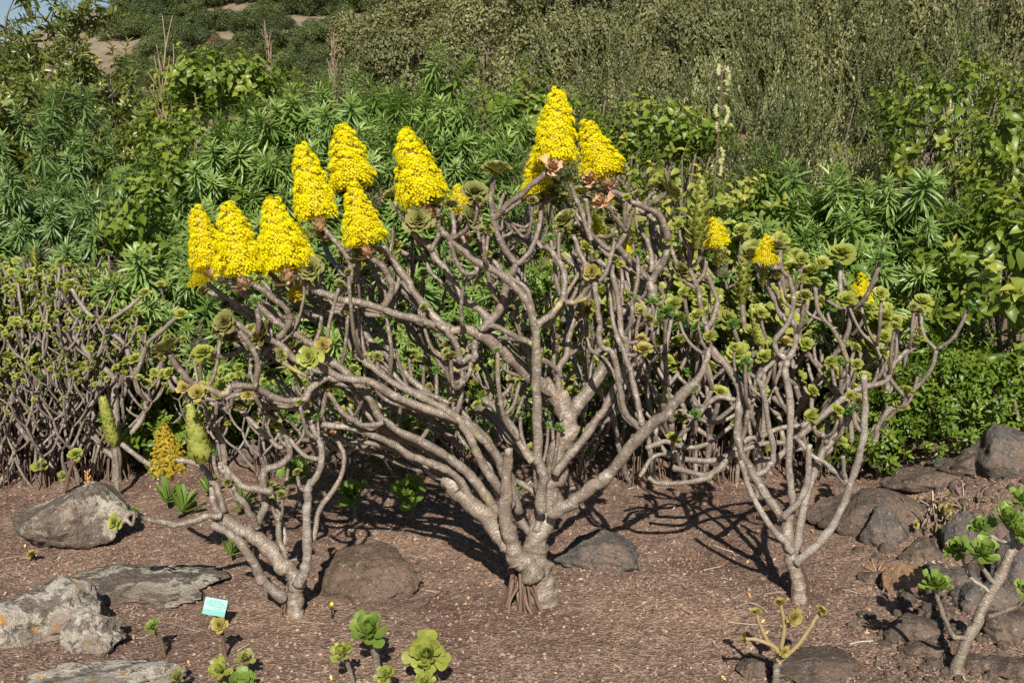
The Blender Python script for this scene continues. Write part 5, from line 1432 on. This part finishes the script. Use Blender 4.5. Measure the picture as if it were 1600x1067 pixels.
shrub('broad_leaf_shrub', 'dense green leaves between thicket and stony bank', 1400, 600, 110, 5.5, 'vine', 110, .75, 760, .4, BG_, 'shrub', 19, shell=.3)
shrub('broad_leaf_shrub', 'green undergrowth glowing through the branches of the big shrub', 690, 420, 150, 6.0, 'echium', 120, .8, 740, .4, BG_, 'shrub', 20, shell=.3)
shrub('broad_leaf_shrub', 'green undergrowth behind the upright central limb', 880, 350, 140, 6.0, 'vine', 130, .75, 740, .4, BG_, 'shrub', 21, shell=.3)
shrub('broad_leaf_shrub', 'shaded undergrowth behind the slanting bundle of branches', 480, 430, 150, 6.0, 'weed', 140, 1.1, 740, .4, BG_, 'shrub', 22, shell=.3)
shrub('broad_leaf_shrub', 'pale yellow green undergrowth behind the slender pale stemmed plant', 1150, 430, 150, 5.9, 'vine_y', 120, .75, 720, .4, BG_, 'shrub', 23, shell=.3)
shrub('broad_leaf_shrub', 'leafy climber patch above the tall green bush', 1600, 160, 80, 6.6, 'vine', 70, .9, 330, .4, BG_, 'climber', 24)
shrub('broad_leaf_shrub', 'green leaves low between the hedge and the gnarled low plant', 250, 560, 90, 5.6, 'weed', 110, 1.2, 720, .35, BG_, 'shrub', 25, shell=.3)
shrub('broad_leaf_shrub', 'dark leafy tangle below the leafy climber', 298, 168, 75, 8.2, 'vine', 110, .8, 320, .5, BG_, 'climber', 27, shell=.3)
UG = 'tall grey green upright shrubs'
for i, (px, top, hw, Y, n, lab) in enumerate([
    (1240, -25, 120, 10.2, 150, 'tall upright twiggy grey green shrub behind the curly dry stalk'), (1390, -60, 130, 10.4, 170, 'tallest upright twiggy shrub with pale shoots'),
    (1540, -50, 130, 10.2, 160, 'upright twiggy shrub behind the bright green climber'), (1075, 60, 85, 9.6, 140, 'shorter upright twiggy shrub beside the curly dry stalk'),
    (950, 95, 95, 9.8, 140, 'upright twiggy shrub behind the two tallest yellow cones'), (1320, 130, 130, 8.8, 150, 'low upright twiggy shrub in front of the tallest one'), (1180, 160, 90, 8.6, 110, 'dark low upright shrub behind the small yellow head')]):
    shrub('upright_shrub', lab, px, top, hw, Y, 'upright', n, 1.0, None, .8, UG, 'shrub', 40 + i, 1.5, .2, 5, .35, clump=max(12, n // 7))

# far shrubs: one crown mesh each, few shared shapes
def crown_mesh(name, mat, n, leaf, seed, lobes=15, flat=.85):
    r = np.random.default_rng(seed); mb = MB()
    V, F = leaf_strip(1.0, [(0, .12), (.5, .34), (1, .03)], -.4, .3, 3)
    cs = r.normal(0, 1, (lobes, 3)); cs /= np.linalg.norm(cs, axis=1, keepdims=True); cs *= r.uniform(.35, .85, (lobes, 1)); cs[:, 2] = np.abs(cs[:, 2]) * .9 + .05
    rad = r.uniform(.17, .34, lobes); lt = r.uniform(-.22, .22, lobes)
    k = r.choice(lobes, n, p=rad ** 2 / (rad ** 2).sum())
    d = r.normal(0, 1, (n, 3)); d /= np.linalg.norm(d, axis=1, keepdims=True)
    q = rad[k] * (.72 + .28 * r.random(n) ** .5) * (1 + .45 * fbm(d[:, 0] * 2.5 + k * 5, d[:, 1] * 2.5, d[:, 2] * 2.5, 3, seed % 30))
    p = cs[k] + d * q[:, None] * [1, 1, flat]
    ok = p[:, 2] > -.15; p, d, k = p[ok], d[ok], k[ok]; n = len(p)
    a = d + r.normal(0, .6, (n, 3)) + [0, 0, .4]
    m_ = rot_to(a, r.uniform(0, 6.28, n)) * (leaf * r.uniform(.6, 1.3, n))[:, None, None]
    mb.scatter(V, F, m_, p, np.clip(r.normal(.5, .20, n) + lt[k] + .15 * vnoise(p[:, 0] * 5, p[:, 1] * 5, p[:, 2] * 5, 2), 0, 1))
    return mb.mesh(name, M[mat])
CROWN = {'grey': [crown_mesh('crown', 'greyleaf', 26000, .036, 1 + i) for i in range(2)], 'olive': [crown_mesh('crown', 'oliveleaf', 22000, .040, 51)], 'brown': [crown_mesh('crown', 'brownleaf', 20000, .028, 11)],
         'hill': [crown_mesh('crown', 'hillleaf', 16000, .040, 21 + i) for i in range(2)], 'mid': [crown_mesh('crown', 'midhill', 16000, .040, 31)], 'red': [crown_mesh('crown', 'redleaf', 9000, .045, 41)]}
def trunk_mesh(seed):
    r = np.random.default_rng(seed); mb = MB()
    for i in range(5):
        a = r.uniform(0, 6.28); e = np.array([math.cos(a) * .45, math.sin(a) * .45, .55])
        V, F, al = tube(spline([(0, 0, -.6), (e[0] * .3, e[1] * .3, -.1), e], 4), np.linspace(.05, .012, 9), 6); mb.add(V, F, .4, al)
    return mb.mesh('trunk', M['tree_bark'])
TRUNK = trunk_mesh(2)
def on_hill(px, py):
    dv = ray(px, py); ys = np.arange(8, 190, .25)
    pts = dv[None] * (ys / dv[1])[:, None] + [0, 0, CAM_Z]
    under = np.nonzero(pts[:, 2] < gh(pts[:, 0], pts[:, 1]))[0]
    return None if len(under) == 0 else float(ys[under[0]])
def far_shrub(px, top, hw, Y, kind, lab, grp, i, tall=1.0, cat='shrub'):
    c0 = P(px, top, Y); x = float(c0[0]); z0 = ghf(x, Y); s_ = mpp(Y)
    rx = hw * s_; zt = float(c0[2])
    t = thing('hill_shrub', lab, cat, (x, Y, z0), grp)
    sz = max(rx * .95 * tall, (zt - z0) * .72)
    zc = max(zt - z0 - sz * 1.15, -.1 * sz)
    o = link('crown', CROWN[kind][i % len(CROWN[kind])], t, (0, 0, zc)); o.scale = (rx * .95, rx * .95, sz); o.rotation_euler = (0, 0, i * 1.7)
    tr = link('trunk', TRUNK, t, (0, 0, zc)); tr.scale = (rx * .8, rx * .8, max(.4, (zc + .4) / .6))
    return t
def hill_bush(px, foot, hw, kind, lab, grp, i):
    Y = on_hill(px, foot)
    if Y is None: return
    far_shrub(px, foot - hw * 1.25, hw, Y, kind, lab, grp, i)
for i, (px, top, hw, Y, kd) in enumerate([(600, -50, 110, 30, 'grey'), (680, -80, 110, 32, 'grey'), (790, -90, 120, 32, 'grey'), (900, -90, 120, 32, 'grey'), (1020, -90, 120, 32, 'grey'), (640, 0, 120, 19, 'grey'), (760, -40, 130, 21, 'grey'), (890, -30, 120, 20, 'grey'), (1010, -60, 130, 22, 'grey'), (1130, -50, 130, 20, 'grey'),
    (560, 70, 85, 16, 'grey'), (690, 75, 95, 15, 'grey'), (800, 60, 95, 16, 'grey'), (910, 80, 95, 15.5, 'grey'), (1020, 40, 95, 16, 'grey'), (1150, -90, 130, 27, 'grey'), (1260, -90, 130, 18, 'grey'), (1400, -120, 140, 18, 'grey'), (1560, -120, 140, 17, 'grey'), (1330, -120, 130, 24, 'grey'), (1480, -130, 130, 23, 'grey'), (300, 175, 60, 10, 'brown'), (380, 160, 60, 11, 'brown'), (480, 120, 70, 14, 'brown'), (560, 150, 60, 13, 'brown'), (760, 130, 80, 13, 'brown'), (860, 140, 70, 13, 'grey')]):
    far_shrub(px, top, hw, Y, kd, 'rounded grey olive bush of the scrub on the slope' if kd == 'grey' else 'dry brownish bush low on the slope', 'grey olive bushes on the slope' if kd == 'grey' else 'brownish bushes low on the slope', i)
for i, (px, top, hw, Y) in enumerate([(1120, 20, 80, 11.5), (1260, 60, 90, 10.0), (1400, 40, 90, 9.8), (1530, 30, 90, 9.8), (1330, 170, 90, 8.6), (1190, 190, 80, 8.4), (1590, 110, 70, 9.0)]):
    far_shrub(px, top, hw, Y, 'olive', 'rounded olive bush mixed among the tall upright shrubs', 'rounded olive bushes among the upright shrubs', i)
hr = random.Random(12); i = 0
for px in range(245, 700, 38):
    hill_bush(px, 14 + hr.uniform(-6, 6), 40, 'hill', 'dark green bush on the far hillside', 'dark bushes of the hillside', px)
for row, fy in enumerate([34, 58, 82, 106, 130, 154, 180]):
    for px in range(-10 if row >= 3 else (185 if row else 215), 640, 44):
        x = px + hr.uniform(-14, 14); f_ = fy + hr.uniform(-9, 9); i += 1
        if 60 < x < 190 and f_ < 150: continue
        kd = 'hill' if (hr.random() < .62 - .06 * row) else 'mid'
        hill_bush(x, f_, hr.uniform(34, 54), kd, 'dark green bush on the far hillside' if kd == 'hill' else 'lighter green bush on the far hillside', 'dark bushes of the hillside' if kd == 'hill' else 'lighter bushes of the hillside', i)
far_shrub(320, 150, 75, 12.5, 'mid', 'rounded green bush behind the leafy climber', None, 0)
far_shrub(300, 185, 60, 8.6, 'brown', 'dark brushy bush under the leafy climber', None, 1)
far_shrub(200, 165, 70, 12.0, 'mid', 'low green bush behind the shorter sunlit tree', None, 0)
hill_bush(338, 78, 24, 'red', 'reddish brown dying bush on the hillside', None, 0)
hill_bush(128, 132, 16, 'red', 'small rusty red bush behind the loose tree', None, 0)
for x, f_, h_ in ((158, 20, 12), (190, 14, 12), (128, 26, 7)):
    hill_bush(x, f_, h_, 'hill', 'dark bush standing on the bare ridge against the sky', 'bushes on the ridge', int(x))

# ------------------------------------------------------------------ loose tree on the left, dead sapling, dry curly stalk
def loose_tree(px, top, Y, foot, hw, n, lab, seed):
    r = np.random.default_rng(seed); c0 = P(px, top, Y); x = float(c0[0]); z0 = ghf(x, Y); H = float(c0[2]) - z0
    t = thing('loose_tree', lab, 'tree', (x, Y, z0))
    W_ = hw * mpp(Y); ends = []
    for i in range(9):
        a = i * GOLD; q = W_ * r.uniform(.25, 1.0); h = H * r.uniform(.55, 1.0)
        p0 = np.array([r.uniform(-.12, .12), r.uniform(-.12, .12), -.05]); e = np.array([math.cos(a) * q, math.sin(a) * q * .7, h])
        mid = e * .45 + [0, 0, .08 * H] + r.normal(0, .12, 3)
        sp = spline([p0, mid, e], 8); rad = np.linspace(.036, .004, len(sp))
        V, F, al = tube(sp, rad, 7, .1, i); link('trunk' if i == 0 else 'limb', build_mesh('limb', V, F, M['tree_bark'], np.full(len(V), .5), al), t)
        for k_ in range(5):
            b_ = sp[int(len(sp) * r.uniform(.3, .98))]; d = r.normal(0, 1, 3); d[2] = abs(d[2]) * .7; d /= np.linalg.norm(d)
            e2 = b_ + d * r.uniform(.25, .6) * H * .35
            s2 = spline([b_, (b_ + e2) / 2 + r.normal(0, .05, 3), e2], 4); V, F, al = tube(s2, np.linspace(.014, .005, len(s2)), 5, .1, k_)
            link('twig', build_mesh('twig', V, F, M['tree_bark'], np.full(len(V), .6), al), t); ends += [s2[k2] for k2 in (3, 5, 7, 8)]
    ends = np.array(ends)
    for i in range(n):
        p = ends[r.integers(0, len(ends))] + r.normal(0, .13, 3)
        a = r.normal(0, 1, 3); a[2] = abs(a[2]) * .5 + .2
        part('leafy_twig', SHOOT['tree'][r.integers(0, 3)], t, p + [x, Y, z0], a, r.uniform(0, 6), r.uniform(.8, 1.4))
loose_tree(30, -60, 11.5, 270, 80, 260, 'loose leafy tree against the sky above the grey green mound', 5)
loose_tree(150, 95, 10.5, 270, 80, 280, 'shorter sunlit leafy tree beside the dead sapling', 6)
loose_tree(20, 120, 9.5, 270, 110, 280, 'low spreading leafy tree below the sky lit one', 7)

def bare_sapling(px, top, foot, Y, lab, seed, wpx=26):
    r = np.random.default_rng(seed); b_ = P(px, foot, Y); x = float(b_[0]); z0 = ghf(x, Y)
    t = thing('bare_sapling', lab, 'dead tree', (x, Y, z0)); H = float(P(px, top, Y)[2]) - z0; w = wpx * mpp(Y)
    sp = spline([(0, 0, -.05), (.02, 0, H * .5), (0, 0, H)], 10); V, F, al = tube(sp, np.linspace(.025, .006, len(sp)), 6)
    link('trunk', build_mesh('trunk', V, F, M['sapling'], np.full(len(V), .7), al), t)
    for i in range(34):
        q = sp[int(len(sp) * r.uniform(.35, .95))]; a = r.uniform(0, 6.28); e = q + [math.cos(a) * w * r.uniform(.4, 1.1), math.sin(a) * w, H * r.uniform(.1, .22)]
        s2 = spline([q, (q + e) / 2 + r.normal(0, .02, 3), e], 3); V, F, al = tube(s2, np.linspace(.008, .003, len(s2)), 4)
        link('twig', build_mesh('twig', V, F, M['sapling'], np.full(len(V), .6), al), t)
M['sapling'] = flat_mat('bare_sapling_bark', [(0, (.16, .11, .08)), (1, (.36, .26, .19))], .8)
bare_sapling(258, 95, 192, 9.0, 'bare reddish grey dead sapling beside the leafy climber', 3)
bare_sapling(420, 55, 120, 20, 'pale bare dead sapling on the slope', 4, 8)
bare_sapling(520, 70, 130, 17, 'thin bare twiggy sapling beside the grey olive bushes', 5, 12)

Ys = 6.0; g = np.array([P(1112, 330, Ys)[0], Ys, 0.]); g[2] = ghf(g[0], Ys)
t = thing('curly_dry_stalk', 'tall thin dry flower stalk with curled pale side tassels', 'dry stalk', g)
branch(t, [(1108, 720), (1110, 500), (1114, 330), (1122, 220), (1129, 100)], 1.5, 1.0, Ys, 0, 0, 'twig', 'stem', base=g - [0, 0, .03])
for (x, y, dx, sgn, L) in [(1128, 106, 0, -1, 24), (1129, 112, 0, 1, 26), (1128, 130, 0, 1, 26), (1127, 140, 0, -1, 16), (1126, 170, 0, 1, 30), (1125, 168, 0, -1, 26), (1120, 236, 0, 1, 34), (1118, 255, 0, 1, 34), (1117, 262, 0, -1, 24), (1124, 195, 0, -1, 18)]:
    L = L * .8; j_ = rnd.uniform(.7, 1.3)
    pts = [(x, y), (x + sgn * L * .2, y - L * .15), (x + sgn * L * .36 * j_, y + L * .05), (x + sgn * L * .38 * j_, y + L * .45), (x + sgn * L * .22, y + L * .9 * j_)]
    q = path3(pts, Ys, 0, rnd.uniform(-.06, .06)); sp = spline(q, 5)
    rad = np.concatenate([np.full(5, .0025), np.full(len(sp) - 6, .0105), [.003]]) if len(sp) > 8 else np.full(len(sp), .006)
    V, F, al = tube(sp, rad * (1 + .3 * np.sin(np.arange(len(sp)) * 2.1)), 8, 1.1, int(x + y))
    link('tassel', build_mesh('tassel', V - g, F, M['tassel'], np.clip(.5 + .4 * np.sin(np.arange(len(V)) * 3.3), 0, 1), al), t)

g = G(1478, 835); t = thing('dead_succulent_heap', 'heap of dead brown succulent stems and shrivelled rosettes on the stony bank', 'dead plants', g)
hr2 = np.random.default_rng(9)
for i in range(70):
    a = hr2.uniform(0, 6.28); q = hr2.uniform(0, .20); x_, y_ = g[0] + math.cos(a) * q * 1.1, g[1] + .12 + math.sin(a) * q
    z_ = ghf(x_, y_) + hr2.uniform(.0, .05); d = hr2.normal(0, 1, 3); d[2] = abs(d[2]) * .9; d /= np.linalg.norm(d); L_ = hr2.uniform(.03, .08)
    sp = spline([np.array([x_, y_, z_ - .02]), np.array([x_, y_, z_]) + d * L_ * .5, np.array([x_, y_, z_]) + d * L_ + hr2.normal(0, .006, 3)], 3)
    V, F, al = tube(sp, np.linspace(.0045, .003, len(sp)), 5, .1, i)
    link('dead_stem', build_mesh('dead_stem', V - g, F, M['twig'] if i % 3 else M['litter'], np.full(len(V), hr2.random()), al), t)
    if i % 4 == 0: part('shrivelled_rosette', ROS['dry'][i % 2], t, sp[-1], d * [1, 1, .5] + [0, -.3, .5], i, hr2.uniform(.014, .026))

# yellow and orange petals and leaves dropped on the soil
def fallen():
    r = np.random.default_rng(91); n = 150
    V, F = leaf_strip(1.0, [(0, .08), (.4, .26), (.75, .22), (1, .03)], 1.1, .5)
    y = 2.9 + 2.2 * r.random(n) ** 1.2; x = (r.random(n) * 2 - 1) * y * .48
    m_ = rot_to(r.normal(0, .4, (n, 3)) + [0, 0, 1], r.uniform(0, 6.28, n)) * (r.uniform(.008, .02, n))[:, None, None]
    mb = MB(); mb.scatter(V, F, m_, np.stack([x, y, gh(x, y) + .003], 1), r.random(n))
    o = link('fallen_petals', mb.mesh('fallen_petals', M['fallen'])); o['kind'] = 'stuff'; o['label'] = 'yellow and orange dead petals and leaves dropped on the gravel'
M['fallen'] = flat_mat('fallen_petal', [(0, (.30, .12, .05)), (.5, (.50, .26, .09)), (1, (.62, .52, .16))], .8)
fallen()
